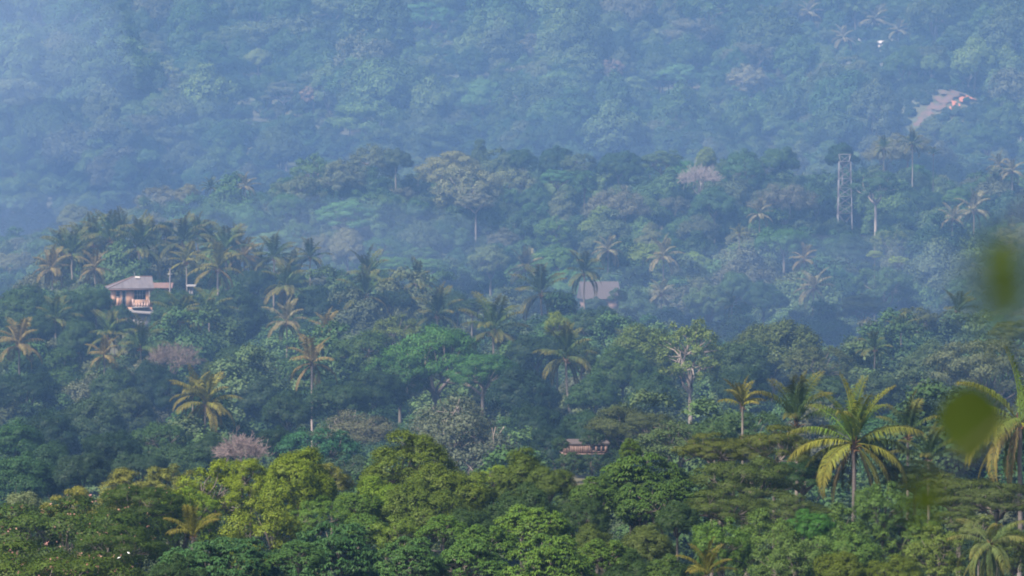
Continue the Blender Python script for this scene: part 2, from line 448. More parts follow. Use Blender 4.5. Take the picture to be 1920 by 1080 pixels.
def palm(px, py, w, Y, label, tone='green', lean=0.0, n=None, foot=None, spec=None, bark=(.15, .125, .105), dryk=.25, young=False, group='coconut palms', name='coconut_palm', cat='palm tree'):
    """px, py: heart of the crown; w: width of the crown in photo pixels; lean: foot offset in photo pixels"""
    global HEART
    rnd = random.Random(int(px * 7 + py * 3))
    p = at(px, py, Y); s = w * K * Y / (7.4 if spec else 6.2 if Y < 800 else 7.2)
    if Y > 780: bark = tuple(b * .55 for b in bark)
    fx = p[0] - lean * K * Y; g = g1(fx, Y)
    H = p[2] - g
    if H < 1.2: g = p[2] - 1.2; H = 1.2
    e = link(name, None, None, (fx, Y, g)); e.empty_display_size = 1
    tag(e, label, cat, group)
    link('trunk', palm_trunk(p[0] - fx, 0, H, .17 * max(s, .8), int(px)), e, color=bark)
    if HEART is None: HEART = heart_mesh()
    link('heart', HEART, e, (p[0] - fx, 0, H), (0, 0, rnd.uniform(0, 6)), (s, s, s))
    fine = Y < 350
    n = n or (24 if fine else 17)
    col = {'green': PG, 'dark': PDARK, 'yellow': PGY, 'dry': (.13, .10, .04), 'pale': (.13, .12, .075)}[tone]
    fr = spec
    if fr is None:
        fr = []
        for i in range(n):
            t = (i + .5) / n
            elev = 86 - (100 + 36 * dryk) * t ** 1.1 + rnd.uniform(-9, 9)
            if young: elev = 88 - 60 * t
            if elev < 12 and abs((i * 137.5) % 360 - 270) < 38: continue
            fr.append((i * 137.5 + rnd.uniform(-18, 18), elev, rnd.uniform(.82, 1.1), None))
    for az, elev, ls, c in fr:
        if c is not None: c = (c[0] * .82, c[1] * .98, c[2])
        dry = elev < -30 and rnd.random() < .8
        if c is None:
            k = max(0, min(1, (35 - elev) / 75)) * (dryk * 1.35)
            k = min(1, k * rnd.uniform(.5, 1.4))
            a, b = np.array(col), np.array(PDRY if not dry else PDEAD)
            c = tuple((a * (1 - k) + b * k) * rnd.uniform(.85, 1.15))
        o = link('frond', frond(elev, fine, rnd.randrange(2), dry), e, (p[0] - fx, 0, H), (rnd.uniform(-.12, .12), 0, math.radians(az)), (s * ls,) * 3, c)
    PLACED.append((p[0], Y, w * K * Y / 2 * .7, px, py - w * .3))
    return e
# ------------------------------------------------------------------ building pads, then the ground sheet
pad(255, 612, 695, 34, 26)
pad(1102, 874, 432, 14, 14)
pad(1128, 590, 790, 16, 16)
FARH = [(912, 193, 1655, 12, 'tiny pale roofed house alone in the middle of the hazy far slope'), (1652, 82, 1880, 9, 'tiny white house high on the far slope at upper right'), (1612, 78, 1890, 6, 'tiny dull hut left of the white house high on the slope')]
for px, py, Y, wp, lb in FARH: pad(px, py + 8, Y, 12, 14)
def structure(name, me, col=None):
    o = link(name, me, color=col); o['kind'] = 'structure'; return o
xs = np.concatenate([np.linspace(-1500, -420, 19)[:-1], np.arange(-420, 421, 6.), np.linspace(420, 1500, 19)[1:]])
ys = np.concatenate([np.linspace(-800, -60, 10)[:-1], np.arange(-60, 1300, 8.), np.arange(1300, 2960, 12.)])
gx, gy = np.meshgrid(xs, ys)
gz = ground(gx.ravel(), gy.ravel())
nx, ny = len(xs), len(ys)
ii = (np.arange(ny - 1)[:, None] * nx + np.arange(nx - 1)[None]).ravel()
M['ground'] = plain_mat('forest_floor', (.045, .050, .022), .95, (.06, .7, (.075, .06, .035)))
structure('ground', mesh_np('ground', np.stack([gx.ravel(), gy.ravel(), gz], -1), np.stack([ii, ii + 1, ii + nx + 1, ii + nx], -1), M['ground'], smooth_=True))
# bare burnt slope and red earth cut on the knoll
def slope_patch(name, mat, test, lift):
    q = at(1748, 180, 1560)[0]
    X = np.arange(q - 26, q + 30, .6); Y = np.arange(1522, 1582, .8)
    a, b = np.meshgrid(X, Y); z = ground(a.ravel(), b.ravel()) + lift
    px = 960 + a / (K * b); t = (b - 1528) / 36
    keep = test(px, t, np.sin(a * 1.3 + np.sin(b * .7) * 2) * .5 + np.sin(b * 1.1 + a * .37) * .5)
    i = np.arange(len(Y) - 1)[:, None] * len(X) + np.arange(len(X) - 1)[None]
    kk = keep[:-1, :-1]
    i = i[kk]
    structure(name, mesh_np(name, np.stack([a.ravel(), b.ravel(), z], -1), np.stack([i, i + 1, i + len(X) + 1, i + len(X)], -1), mat, smooth_=True))
M['burnt'] = plain_mat('burnt_earth', (.105, .058, .042), .95, (.35, .9, (.05, .045, .028)))
M['red'] = plain_mat('red_earth', (.33, .12, .065), .95, (.8, .6, (.22, .08, .045)))
def burnt_in(px, t, n): return np.abs(t - (.55 + (px - 1748) * .0085)) < (.13 + .13 * n) * np.sqrt(np.clip(1 - ((px - 1752) / 66) ** 2, 0, 1))
slope_patch('bare_slope', M['burnt'], burnt_in, .25)
slope_patch('red_soil', M['red'], lambda px, t, n: (np.abs(t - (.80 + (px - 1803) * .009)) < (.05 + .06 * n)) & (px > 1778) & (px < 1828) & (np.abs(px - 1793) > 3), .45)
# ------------------------------------------------------------------ pink house
def box(V, Q, x0, x1, y0, y1, z0, z1):
    o = len(V)
    V += [(x0, y0, z0), (x1, y0, z0), (x1, y1, z0), (x0, y1, z0), (x0, y0, z1), (x1, y0, z1), (x1, y1, z1), (x0, y1, z1)]
    Q += [(o, o + 3, o + 2, o + 1), (o + 4, o + 5, o + 6, o + 7), (o, o + 1, o + 5, o + 4), (o + 1, o + 2, o + 6, o + 5), (o + 2, o + 3, o + 7, o + 6), (o + 3, o, o + 4, o + 7)]
def boxes(name, lst, mat, parent=None):
    V, Q = [], []
    for b in lst: box(V, Q, *b)
    return link(name, mesh_np(name, np.array(V), np.array(Q), mat), parent)
def poly(name, V, F, mat, parent=None, thick=0):
    me = bpy.data.meshes.new(name); me.from_pydata([tuple(v) for v in V], [], F); me.materials.append(mat); me.update()
    o = link(name, me, parent)
    if thick:
        md = o.modifiers.new('thickness', 'SOLIDIFY'); md.thickness = thick; md.offset = 0
    return o
M['pinkwall'] = plain_mat('salmon_plaster', (.35, .20, .135), .85, (1.2, .5, (.26, .15, .105)), stretch=(3, 1, .6))
M['greyroof'] = plain_mat('weathered_sheet_roof', (.105, .088, .092), .7, (.8, .8, (.060, .050, .054)), stretch=(4, .6, .6))
M['rust'] = plain_mat('rusty_sheet', (.13, .075, .062), .8, (1.5, .7, (.085, .05, .042)), stretch=(4, .6, .6))
M['white'] = plain_mat('white_paint', (.34, .30, .28), .6, (2, .3, (.27, .23, .215)))
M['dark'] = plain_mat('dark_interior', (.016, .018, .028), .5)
M['palesheet'] = plain_mat('pale_sheet_roof', (.17, .15, .15), .7, (2, .5, (.12, .105, .105)))
M['paleconc'] = plain_mat('pale_concrete', (.17, .155, .15), .9, (1, .5, (.12, .11, .105)))
M['plank'] = plain_mat('weathered_planks', (.19, .12, .098), .9, (2.2, .8, (.07, .045, .04)), stretch=(5, 1, .4))
M['thatch'] = plain_mat('old_thatch', (.066, .05, .047), .95, (3, .7, (.04, .03, .028)), stretch=(6, .6, .6))
M['blue'] = plain_mat('blue_plastic', (.05, .14, .5), .5)
M['steelw'] = plain_mat('white_steel', (.12, .11, .112), .5)
M['wire'] = plain_mat('grey_metal', (.3, .28, .28), .5)
u_ = K * 690
hp = at(250, 575, 690)
house = link('house', None, None, tuple(hp), (0, 0, math.radians(9)))
tag(house, 'pink two storey house with grey hipped roof and white balcony on the palm hill', 'house')
hx = lambda px: (px - 250) * u_
hz = lambda py: (575 - py) * u_
# walls with real openings: piers, sill panels and lintels round a window, a door and the large window
xl, xr = hx(212), hx(286); ztop = hz(542)
w1 = (hx(218.5), hx(224.5), hz(556), hz(545.5)); dr = (hx(229.5), hx(235.5), .06, hz(545.5)); w2 = (hx(253), hx(272), hz(561), hz(545))
t = .18
ops = [w1, dr, w2]; pieces = []; cur = xl
for a, b, c, d in ops:
    pieces.append((cur, a, 0, t, 0, ztop)); pieces.append((a, b, 0, t, d, ztop))
    if c > .1: pieces.append((a, b, 0, t, 0, c))
    cur = b
pieces.append((cur, xr, 0, t, 0, ztop))
pieces += [(xl, xl + t, t, 6.6, 0, ztop), (xr - t, xr, t, 6.6, 0, ztop), (xl + t, xr - t, 6.42, 6.6, 0, ztop), (xl + t, xr - t, t, 6.42, -.0, .05)]
boxes('wall', pieces, M['pinkwall'], house)
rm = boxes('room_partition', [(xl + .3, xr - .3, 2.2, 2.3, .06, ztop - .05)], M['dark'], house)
for (a, b, c, d), bars in ((w1, 1), (w2, 3)):
    fr = [(a - .07, a, -.04, .1, c - .07, d + .07), (b, b + .07, -.04, .1, c - .07, d + .07), (a, b, -.04, .1, d, d + .07), (a, b, -.07, .1, c - .07, c)]
    f = boxes('window', fr, M['dark'] if bars > 1 else M['white'], house)
    boxes('pane', [(a, b, .09, .11, c, d)], M['dark'], f)
    boxes('window_bars', [(a + (b - a) * (i + 1) / (bars + 1) - .02, a + (b - a) * (i + 1) / (bars + 1) + .02, .04, .08, c, d) for i in range(bars)] + [(a, b, .045, .075, (c + d) / 2 - .02, (c + d) / 2 + .02)], M['wire'], f)
dd = boxes('door', [(dr[0], dr[1], .06, .10, dr[2], dr[3])], M['dark'], house)
boxes('door_frame', [(dr[0] - .08, dr[0], -.03, .06, 0.05, dr[3] + .08), (dr[1], dr[1] + .08, -.03, .06, 0.05, dr[3] + .08), (dr[0], dr[1], -.03, .06, dr[3], dr[3] + .08)], M['white'], dd)
boxes('handle', [(dr[1] - .14, dr[1] - .08, .02, .06, 1.0, 1.12)], M['wire'], dd)
# hipped roof with a gable at the right end
xa, xb = hx(203), hx(288); ya, yb = -.55, 7.6; ze, zr = hz(541), hz(520.5)
rx0, rx1, ym = hx(253), xb, 3.3
RV = [(xa, ya, ze), (xb, ya, ze), (xb, yb, ze), (xa, yb, ze), (rx0, ym, zr), (rx1, ym, zr)]
poly('roof', RV, [(0, 1, 5, 4), (1, 2, 5), (2, 3, 4, 5), (3, 0, 4)], M['greyroof'], house, .14)
boxes('eave_board', [(xa + .05, xb - .05, ya - .03, ya, ze - .24, ze - .06)], M['rust'], house)
v, q = tubes([([(xa, yb, ze + .1), (rx0, ym, zr + .1)], [.09, .09]), ([(xa, ya, ze + .1), (rx0, ym, zr + .1)], [.07, .07]), ([(rx0, ym, zr + .1), (rx1, ym, zr + .1)], [.08, .08])], 6)
link('ridge_cap', mesh_np('ridge_cap', v, q, M['rust']), house)
rp = [(hx(256), ym - .25, zr + .12), (hx(265), ym - .25, zr + .06), (hx(264.5), ym - .9, zr - .18), (hx(255), ym - .9, zr - .12)]
poly('roof_patch', rp, [(0, 1, 2, 3)], M['white'], house, .05)
v, q = tubes([([(hx(255), ym, zr), (hx(255), ym, zr + .75)], [.025, .02]), ([(hx(253), ym, zr + .62), (hx(257), ym, zr + .62)], [.015, .015])], 5)
link('antenna', mesh_np('antenna', v, q, M['wire']), house)
# balcony
bx0, bx1 = hx(246.5), hx(279.5)
bal = boxes('balcony', [(bx0, bx1, -1.5, -.003, -.16, 0)], M['paleconc'], house)
rl = [(bx0, bx1, -1.5, -1.38, hz(561.5) - .10, hz(561.5)), (bx0, bx1, -1.49, -1.39, .04, .13), (bx0, bx0 + .2, -1.52, -1.36, 0.002, hz(560)), (bx1 - .14, bx1, -1.52, -1.36, 0.002, hz(561))]
M['rail'] = plain_mat('faded_pink_paint', (.40, .27, .23), .7, (2, .4, (.30, .19, .16)))
boxes('railing', rl, M['rail'], bal)
for i in range(6):
    x = bx0 + .34 + i * (bx1 - bx0 - .6) / 5.2
    s = np.linspace(0, 1, 7)
    v, q = tubes([([(x, -1.44, .13 + h * .78) for h in s], [.10, .15, .17, .12, .08, .10, .12])], 7)
    link('baluster', mesh_np('baluster', v, q, M['rail']), bal)
v, q = tubes([([(hx(279.8), -.45, ze - .1), (hx(279.8), -.40, -.6)], [.05, .05])], 6)
link('downpipe', mesh_np('downpipe', v, q, M['white']), house)
# lower storey, lean-to
boxes('lower_wall', [(hx(204), xr - .02, .05, 6.5, hz(618), -.02)], M['pinkwall'], house)
boxes('ground_floor_room', [(hx(249), hx(288), -2.0, .04, hz(618), hz(590))], M['paleconc'], house)
poly('lean_to_roof', [(hx(241), -2.7, hz(584.5)), (hx(291), -2.7, hz(588.5)), (hx(291), .02, hz(583)), (hx(241), .02, hz(579.5))], [(0, 1, 2, 3)], M['palesheet'], house, .16)
# annex with a rusty roof, post, small hut, barrel
def hut(px, pyb, Y, wpx, hpx, roofpx, wallm, roofm, name, label, cat, depth=3.2, rot=0, ridge='x', parts=True, group=None):
    u = K * Y; p = at(px, pyb, Y); w, h, r = wpx * u / 2, hpx * u, roofpx * u
    e = link(name, None, None, tuple(p), (0, 0, math.radians(rot))); tag(e, label, cat, group)
    dw = w * .22
    boxes('wall', [(-w, -dw, 0, .14, -1.5, h), (dw, w, 0, .14, -1.5, h), (-dw, dw, 0, .14, h * .8, h), (-w, -w + .14, .14, depth, -1.5, h), (w - .14, w, .14, depth, -1.5, h), (-w + .14, w - .14, depth - .14, depth, -1.5, h)], wallm, e)
    boxes('door', [(-dw, dw, .07, .12, -1.5, h * .8)], M['dark'], e)
    o = .45
    poly('roof', [(-w - o, -o, h - .1), (w + o, -o, h - .1), (w + o, depth + o, h - .1), (-w - o, depth + o, h - .1), (-w - o, depth / 2, h + r), (w + o, depth / 2, h + r)],
         [(0, 1, 5, 4), (2, 3, 4, 5), (0, 4, 3), (1, 2, 5)], roofm, e, .1)
    return e
hut(303, 556, 703, 30, 17, 8, M['pinkwall'], M['rust'], 'annex', 'low annex with rusty red roof between the pink house and the pale post', 'shed', 4)
hut(358, 562, 706, 7, 26, 2, M['palesheet'], M['paleconc'], 'small_hut', 'small pale walled hut peeping out of leaves right of the post', 'hut', 2.0)
pp = at(318.5, 545, 699); gpost = g1(pp[0], 699)
post = link('post', None, None, (pp[0], 699, gpost)); tag(post, 'tall pale post standing behind the annex of the pink house', 'post')
hh = at(319, 503, 699)[2] - gpost
v, q = tubes([([(0, 0, -.3), (0, 0, hh * .55), (.05, 0, hh)], [.17, .15, .09])], 8); link('pole', mesh_np('pole', v, q, M['palesheet']), post)
boxes('crossbar', [(-.35, .45, -.05, .05, hh - 1.0, hh - .9)], M['wire'], post)
bp = at(308, 606, 681)
v, q = tubes([([(0, 0, z) for z in (-.02, 0, .05, .28, .30, .32, .58, .6, .62, .86, .9, .92)], [.02, .27, .29, .29, .31, .29, .29, .31, .29, .29, .27, .02])], 14)
bo = link('barrel', mesh_np('barrel', v, q, M['blue']), None, (bp[0], 681, bp[2])); tag(bo, 'small blue barrel among leaves below the pink house', 'barrel')
# rust-roofed hut below the middle ridge
hut(1128, 574, 790, 64, 14, 31, M['plank'], M['thatch'], 'thatched_hut', 'hut with broad mauve brown roof behind a dark coconut palm', 'hut', 7, rot=7)
# small far houses
for i, (px, py, Y, wp, lb) in enumerate(FARH):
    hut(px, py + 6, Y, wp, 7, 5, M['white'], M['white'] if i < 2 else M['paleconc'], 'far_house', lb, 'house', 4)
# stilt hut of planks
u2 = K * 432; kp = at(1100, 848, 432)
stilt = link('stilt_hut', None, None, tuple(kp), (0, 0, math.radians(4))); tag(stilt, 'weathered plank hut on posts among trees beyond the near wood', 'hut')
kx = lambda px: (px - 1100) * u2
kz = lambda py: (848 - py) * u2
wl = []
ops = [(kx(1109), kx(1116), kz(845), kz(836)), (kx(1120.5), kx(1126.5), kz(846.5), kz(835.5)), (kx(1130), kx(1134), kz(846.5), kz(835.5))]
cur = kx(1056); zt = kz(832)
for a, b, c, d in ops:
    wl += [(cur, a, 0, .08, 0, zt), (a, b, 0, .08, d, zt), (a, b, 0, .08, 0, c)]; cur = b
wl += [(cur, kx(1139.5), 0, .08, 0, zt), (kx(1056), kx(1056) + .08, .08, 3.2, 0, zt), (kx(1139.5) - .08, kx(1139.5), .08, 3.2, 0, zt), (kx(1056) + .08, kx(1139.5) - .08, 3.12, 3.2, 0, zt)]
boxes('wall', wl, M['plank'], stilt)
rngp = random.Random(3)
pl = []; x = kx(1056)
while x < kx(1108):
    wd = rngp.uniform(.10, .24); pl.append((x, min(x + wd * .8, kx(1109)), -.035 - rngp.uniform(0, .03), -.003, -.12 + rngp.uniform(-.06, .06), zt - rngp.uniform(0, .25))); x += wd
boxes('plank_cladding', pl, M['plank'], stilt)
for a, b, c, d in ops: boxes('window', [(a, b, .06, .075, c, d)], M['dark'], stilt)
boxes('floor', [(kx(1054), kx(1147), -.5, 3.3, -.2, -.125)], M['plank'], stilt)
poly('roof', [(kx(1053), -.12, kz(833)), (kx(1112), -.12, kz(833)), (kx(1143), -.12, kz(832)), (kx(1143), 1.6, kz(829.5)), (kx(1104), 1.6, kz(826)), (kx(1060), 1.6, kz(826)), (kx(1053), 3.8, kz(832)), (kx(1143), 3.8, kz(832))],
     [(0, 1, 4, 5), (1, 2, 3, 4), (5, 4, 7, 6), (4, 3, 7), (0, 5, 6)], M['thatch'], stilt, .14)
for px in (1058, 1083, 1108, 1132.5, 1140.5):
    for yy in (.1, 3.0):
        v, q = tubes([([(kx(px), yy, -.2), (kx(px), yy, kz(880))], [.09, .1])], 7); v[:, 0] = (v[:, 0] - kx(px)) * (1.5 if px > 1139 else 1) + kx(px)
        link('post', mesh_np('post', v, q, M['white'] if px > 1139 and yy < 1 else M['plank']), stilt)
# ------------------------------------------------------------------ lattice tower on the middle ridge
def tower():
    Y = 1085; u = K * Y; p = at(1584, 300, Y); g = g1(p[0], Y); zt = p[2] - g
    e = link('lattice_tower', None, None, (p[0], Y, g)); tag(e, 'slender pale lattice tower rising from the trees on the middle ridge', 'tower')
    lev = [0] + [at(1584, r, Y)[2] - g for r in (400, 385, 368, 352, 335, 319, 303)]
    half = lambda z: (13.5 - 3.0 * z / zt) * u
    mt, nt, N, L = new_mat('banded_paint')
    out = N('ShaderNodeOutputMaterial'); pb = N('ShaderNodeBsdfPrincipled'); tc = N('ShaderNodeTexCoord'); sx = N('ShaderNodeSeparateXYZ')
    mm = N('ShaderNodeMath'); mm.operation = 'PINGPONG'; mm.inputs[1].default_value = 33 * u / 2
    ad = N('ShaderNodeMath'); ad.operation = 'SUBTRACT'; ad.inputs[1].default_value = lev[-1] - 33 * u * .25
    gt = N('ShaderNodeMath'); gt.operation = 'GREATER_THAN'; gt.inputs[1].default_value = 33 * u / 4
    mx = N('ShaderNodeMixRGB'); mx.inputs[1].default_value = (.15, .14, .145, 1); mx.inputs[2].default_value = (.075, .06, .062, 1)
    L(tc.outputs['Object'], sx.inputs[0]); L(sx.outputs[2], ad.inputs[0]); L(ad.outputs[0], mm.inputs[0]); L(mm.outputs[0], gt.inputs[0]); L(gt.outputs[0], mx.inputs[0])
    L(mx.outputs[0], pb.inputs['Base Color']); L(pb.outputs[0], out.inputs[0])
    sg = [(-1, -1), (1, -1), (1, 1), (-1, 1)]
    for a, b in sg:
        v, q = tubes([([(a * half(z), b * half(z), z) for z in lev], [.15] * len(lev))], 6)
        link('leg', mesh_np('leg', v, q, mt), e)
    br = []
    for z0, z1 in zip(lev[:-1], lev[1:]):
        for i in range(4):
            a, b = sg[i], sg[(i + 1) % 4]; h0, h1 = half(z0), half(z1)
            br.append(([(a[0] * h0, a[1] * h0, z0), (b[0] * h1, b[1] * h1, z1)], [.06, .06])); br.append(([(b[0] * h0, b[1] * h0, z0), (a[0] * h1, a[1] * h1, z1)], [.06, .06]))
            br.append(([(a[0] * h1, a[1] * h1, z1), (b[0] * h1, b[1] * h1, z1)], [.045, .045]))
    v, q = tubes(br, 5); link('bracing', mesh_np('bracing', v, q, plain_mat('weathered_steel', (.10, .088, .09), .6)), e)
    for r in (303, 335, 368):
        z = at(1584, r, Y)[2] - g; h = half(z) + .15
        boxes('platform', [(-h, h, -h, h, z - .07, z + .05)], M['steelw'], e)
    top = at(1584, 289.5, Y)[2] - g; h0 = half(lev[-1]) * .75; h1 = 11 * u; hd = []
    for i in range(4):
        a, b = sg[i], sg[(i + 1) % 4]
        hd += [([(a[0] * h0, a[1] * h0, lev[-1]), (a[0] * h1, a[1] * h1, top)], [.09, .09]), ([(a[0] * h1, a[1] * h1, top), (b[0] * h1, b[1] * h1, top)], [.1, .1]),
               ([(a[0] * h0, a[1] * h0, lev[-1]), (b[0] * h1, b[1] * h1, top)], [.06, .06])]
    v, q = tubes(hd, 5); link('antenna_frame', mesh_np('antenna_frame', v, q, M['steelw']), e)
tower()
LAND += [('the pink house', 248, 550), ('the lattice tower', 1584, 350), ('the plank hut', 1100, 838), ('the mauve roofed hut', 1128, 545), ('the bare red slope', 1760, 178), ('the pale post', 318, 520)]
# ------------------------------------------------------------------ the trees and palms the photo shows
PROT = []            # photo windows that nearer filling trees must leave open: x0, x1, y0, y1, distance
for w_ in [(205, 290, 519, 592, 690), (287, 322, 500, 540, 699), (349, 366, 530, 543, 706), (1054, 1148, 822, 852, 432), (1104, 1162, 522, 556, 790), (1568, 1600, 286, 408, 1085),
           (1684, 1836, 136, 200, 1528), (303, 313, 597, 609, 681)]: PROT.append(w_)
for px, py, Y, wp, _ in FARH: PROT.append((px - wp * .6, px + wp * .6, py - 4, py + 5, Y))
ZONE = {'h': (405, 800), 'r': (835, 1165), 'f': (1330, 2000)}
def T(px, py, w, z, ty, col, label, **kw):
    ref = kw.pop('ref', None)
    Y = depth_for(px, py + (0 if z != 'f' else 10), *ZONE[z]) if isinstance(z, str) else z
    if z == 'f': kw.setdefault('lod', 'm'); kw.setdefault('group', GROUPS['f'])
    if ref: LAND.append((ref, px, py + w * .25))
    PROT.append((px - w * .3, px + w * .3, py, py + w * (.28 if z != 'f' else .4), Y))
    return tree(px, py, w, Y, ty, col, label, **kw)
PALMS = []
def P(px, py, w, z, label, **kw):
    ref = kw.pop('ref', None)
    Y = depth_for(px, py - w * .2, *ZONE[z]) if isinstance(z, str) else z
    if ref: LAND.append((ref, px, py))
    if Y > 380: PALMS.append((px, py, w, Y))
    PROT.append((px - w * .42, px + w * .42, py - w * .45, py + w * (.28 if Y < 780 else .08), Y))
    return palm(px, py, w, Y, label, **kw)
# --- near wood, left
T(120, 938, 400, 272, 'umb', OLIVE, 'broad olive spreading tree speckled with pink blossoms filling the left edge', blossom=113, hs=1.0, ref='the pink blossomed tree')
T(262, 908, 170, 278, 'umb', OLIVE, 'olive blossoming crown rising between left edge and yellow green tree', blossom=43)
T(75, 1022, 400, 226, 'umb', (.050, .070, .011), 'lowest yellowish olive blossoming tree in the lower left corner', blossom=102)
T(225, 985, 190, 240, 'umb', OLIVE, 'dark olive flowering tree holding two white birds', blossom=32)
T(55, 922, 170, 345, 'loose', SAGE, 'thin pale shrubby tree behind the pink blossomed tree at far left')
T(135, 912, 120, 338, 'loose', (.13, .135, .03), 'thin yellowish treetop peeping above the pink blossomed tree')
T(235, 880, 150, 332, 'loose', (.11, .12, .03), 'sparse olive yellow treetop left of the big yellow green tree')
T(315, 872, 110, 325, 'loose', (.10, .115, .03), 'small brownish yellow treetop touching the yellow green tree')
T(395, 862, 175, 290, 'loose', YELL, 'big yellow green tree with ragged bright crown', hs=1.15, ref='the big yellow green tree')
T(340, 915, 150, 280, 'loose', YGRN, 'yellow green lower shoulder of foliage tree left of small upright palm')
T(470, 860, 120, 286, 'loose', YELL, 'yellow green crown between two taller bright domes')
T(560, 843, 165, 283, 'round', (.085, .125, .012), 'tallest rounded yellow green tree of the bright left clump', hs=1.25)
T(622, 868, 90, 300, 'loose', (.10, .115, .03), 'thin olive treetop at the right flank of the bright clump')
T(487, 935, 200, 258, 'loose', (.085, .118, .016), 'loose yellowish tree below the bright domes', hs=1.1)
T(598, 930, 120, 265, 'loose', LEAFY, 'shaded green tree at the right foot of bright clump')
P(362, 1006, 100, 246, 'young upright palm with few stiff fronds in front of yellow tree', young=True, n=8, dryk=.05, tone='yellow', ref='the young upright palm')
T(415, 1013, 250, 226, 'ros', TEAL, 'blue green layered tree at the bottom left of centre', hs=.8)
T(325, 1040, 120, 220, 'bush', DARK, 'dark bushy tree between blossoms and the blue green tree')
T(630, 982, 190, 240, 'ros', TEAL, 'blue green leafy tree over a dark hollow at the bottom')
T(560, 1015, 110, 226, 'ros', (.045, .10, .03), 'small green tree just left of the dark hollow')
# --- near wood, centre
T(770, 808, 185, 290, 'tall', (.060, .090, .014), 'tallest dark glossy tree with pointed crown in centre', hs=.9, ref='the pointed glossy tree')
T(845, 868, 175, 282, 'round', (.062, .092, .014), 'broad glossy dark green dome right of the pointed tree', hs=1.0)
T(725, 895, 150, 276, 'round', YGRN, 'brighter yellow green round tree under the pointed tree')
T(800, 900, 190, 270, 'round', (.055, .085, .016), 'deep green round tree filling the middle of near wood')
T(880, 955, 130, 262, 'round', DARK, 'dark round tree under the glossy dome')
T(978, 840, 120, 288, 'tall', (.052, .080, .015), 'pointed dark green tree right of the central dome', hs=1.0, ref='the second pointed tree')
T(1032, 876, 95, 284, 'round', (.052, .080, .018), 'dark shoulder tree leaning right of the second pointed tree')
T(925, 872, 70, 300, 'loose', (.11, .17, .02), 'small vivid green treetop between two dark pointed trees')
T(985, 905, 160, 272, 'round', DARK, 'dark round tree directly below the second pointed tree')
T(672, 925, 90, 268, 'ros', LEAFY, 'green leafy treetop left of the yellow green round tree')
T(690, 965, 110, 248, 'ros', (.055, .11, .024), 'drooping leaved tree at the lower left of centre')
T(745, 968, 105, 246, 'loose', (.075, .12, .022), 'light green loose tree below the yellow green round tree')
T(832, 966, 95, 240, 'ros', (.062, .125, .024), 'upright tuft of big drooping leaves in the bottom centre', ref='the bottom centre leaf tuft')
T(1003, 948, 150, 244, 'ros', (.072, .135, .024), 'large drooping leaved crown with bright tips right of centre', hs=1.0)
T(905, 985, 130, 236, 'ros', (.06, .12, .024), 'drooping leaved tree between two brighter tufts')
T(880, 1012, 170, 226, 'ros', (.055, .115, .028), 'wide drooping leaved tree at the bottom edge of centre')
T(1030, 1004, 170, 222, 'ros', (.066, .125, .024), 'drooping leaved tree with yellow tips at bottom right of centre')
T(770, 1008, 130, 224, 'ros', (.048, .105, .034), 'bluish drooping leaved tree right of the dark hollow')
T(1130, 1012, 130, 224, 'ros', (.062, .115, .022), 'loose leaf tufts at the bottom below a dark gap')
T(1110, 982, 125, 250, 'round', (.05, .075, .018), 'dark rounded crown below the big drooping leaved tree')
T(1215, 985, 120, 246, 'round', (.055, .078, .022), 'dull dark tree beside a shadowed gap at lower right of centre')
T(1190, 1034, 130, 218, 'bush', DARK, 'dark low bushy tree at the bottom edge right of centre')
T(1090, 932, 110, 266, 'round', DARK, 'low dark tree in the dip between second pointed tree and drooping tree')
T(1072, 915, 80, 305, 'loose', (.05, .085, .03), 'misty green treetop behind the dip right of centre')
T(1250, 1040, 90, 217, 'ros', (.05, .09, .022), 'drooping leaved tree at the bottom edge left of bushy column')
# --- near wood, right
T(1195, 852, 210, 280, 'ros', (.046, .088, .018), 'big dark drooping leaved tree left of the flat topped tree', hs=.95, ref='the big drooping leaved tree')
T(1182, 822, 48, 284, 'ros', (.06, .105, .018), 'single leafy sprout standing above the big drooping leaved tree', hs=1.2)
T(1120, 892, 130, 274, 'ros', (.048, .09, .02), 'lower left flank tree of the drooping leaved group')
T(1240, 900, 170, 268, 'ros', (.042, .082, .018), 'dark drooping leaved tree below the flat topped tree')
T(1335, 812, 150, 292, 'umb', (.070, .076, .014), 'flat topped layered tree with olive crown and pink flecks', blossom=16, ref='the flat topped tree')
T(1452, 797, 165, 290, 'umb', (.066, .072, .014), 'flat topped tree with bare grey limbs left of the big palm', blossom=18, bark=(0.161, 0.136, 0.118), hs=1.1)
T(1400, 858, 210, 280, 'umb', (.050, .064, .014), 'wide dark layered crown under the flat topped tree', bark=(0.149, 0.124, 0.105))
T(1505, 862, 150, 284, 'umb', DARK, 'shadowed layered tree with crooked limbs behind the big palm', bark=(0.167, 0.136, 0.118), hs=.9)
T(1355, 918, 190, 258, 'umb', (.056, .070, .016), 'flat dark layer of foliage low in the right near wood', hs=.9)
T(1480, 925, 170, 262, 'umb', (.056, .070, .018), 'dark flat crown at the lower left of the big palm')
T(1715, 862, 140, 285, 'umb', (.048, .062, .014), 'dark olive crown right of the big palm trunk', blossom=10)
T(1800, 890, 170, 272, 'umb', (.060, .072, .018), 'olive flat crown dotted pink between the two big palms', blossom=18)
T(1870, 905, 150, 266, 'umb', (.055, .066, .020), 'dull olive crown left of the edge palm trunk', blossom=10)
T(1655, 905, 110, 246, 'bush', (.052, .098, .026), 'upright bushy green tree in front of the big palm', hs=1.15, ref='the upright bushy tree')
T(1560, 945, 140, 256, 'bush', (.052, .092, .022), 'leafy tree at the foot of the big palm')
T(1525, 955, 85, 240, 'round', (.035, .105, .022), 'smooth dark green vine covered dome at lower right', ref='the vine covered dome')
T(1440, 955, 150, 240, 'bush', (.060, .105, .026), 'light green bushy tree left of the vine covered dome')
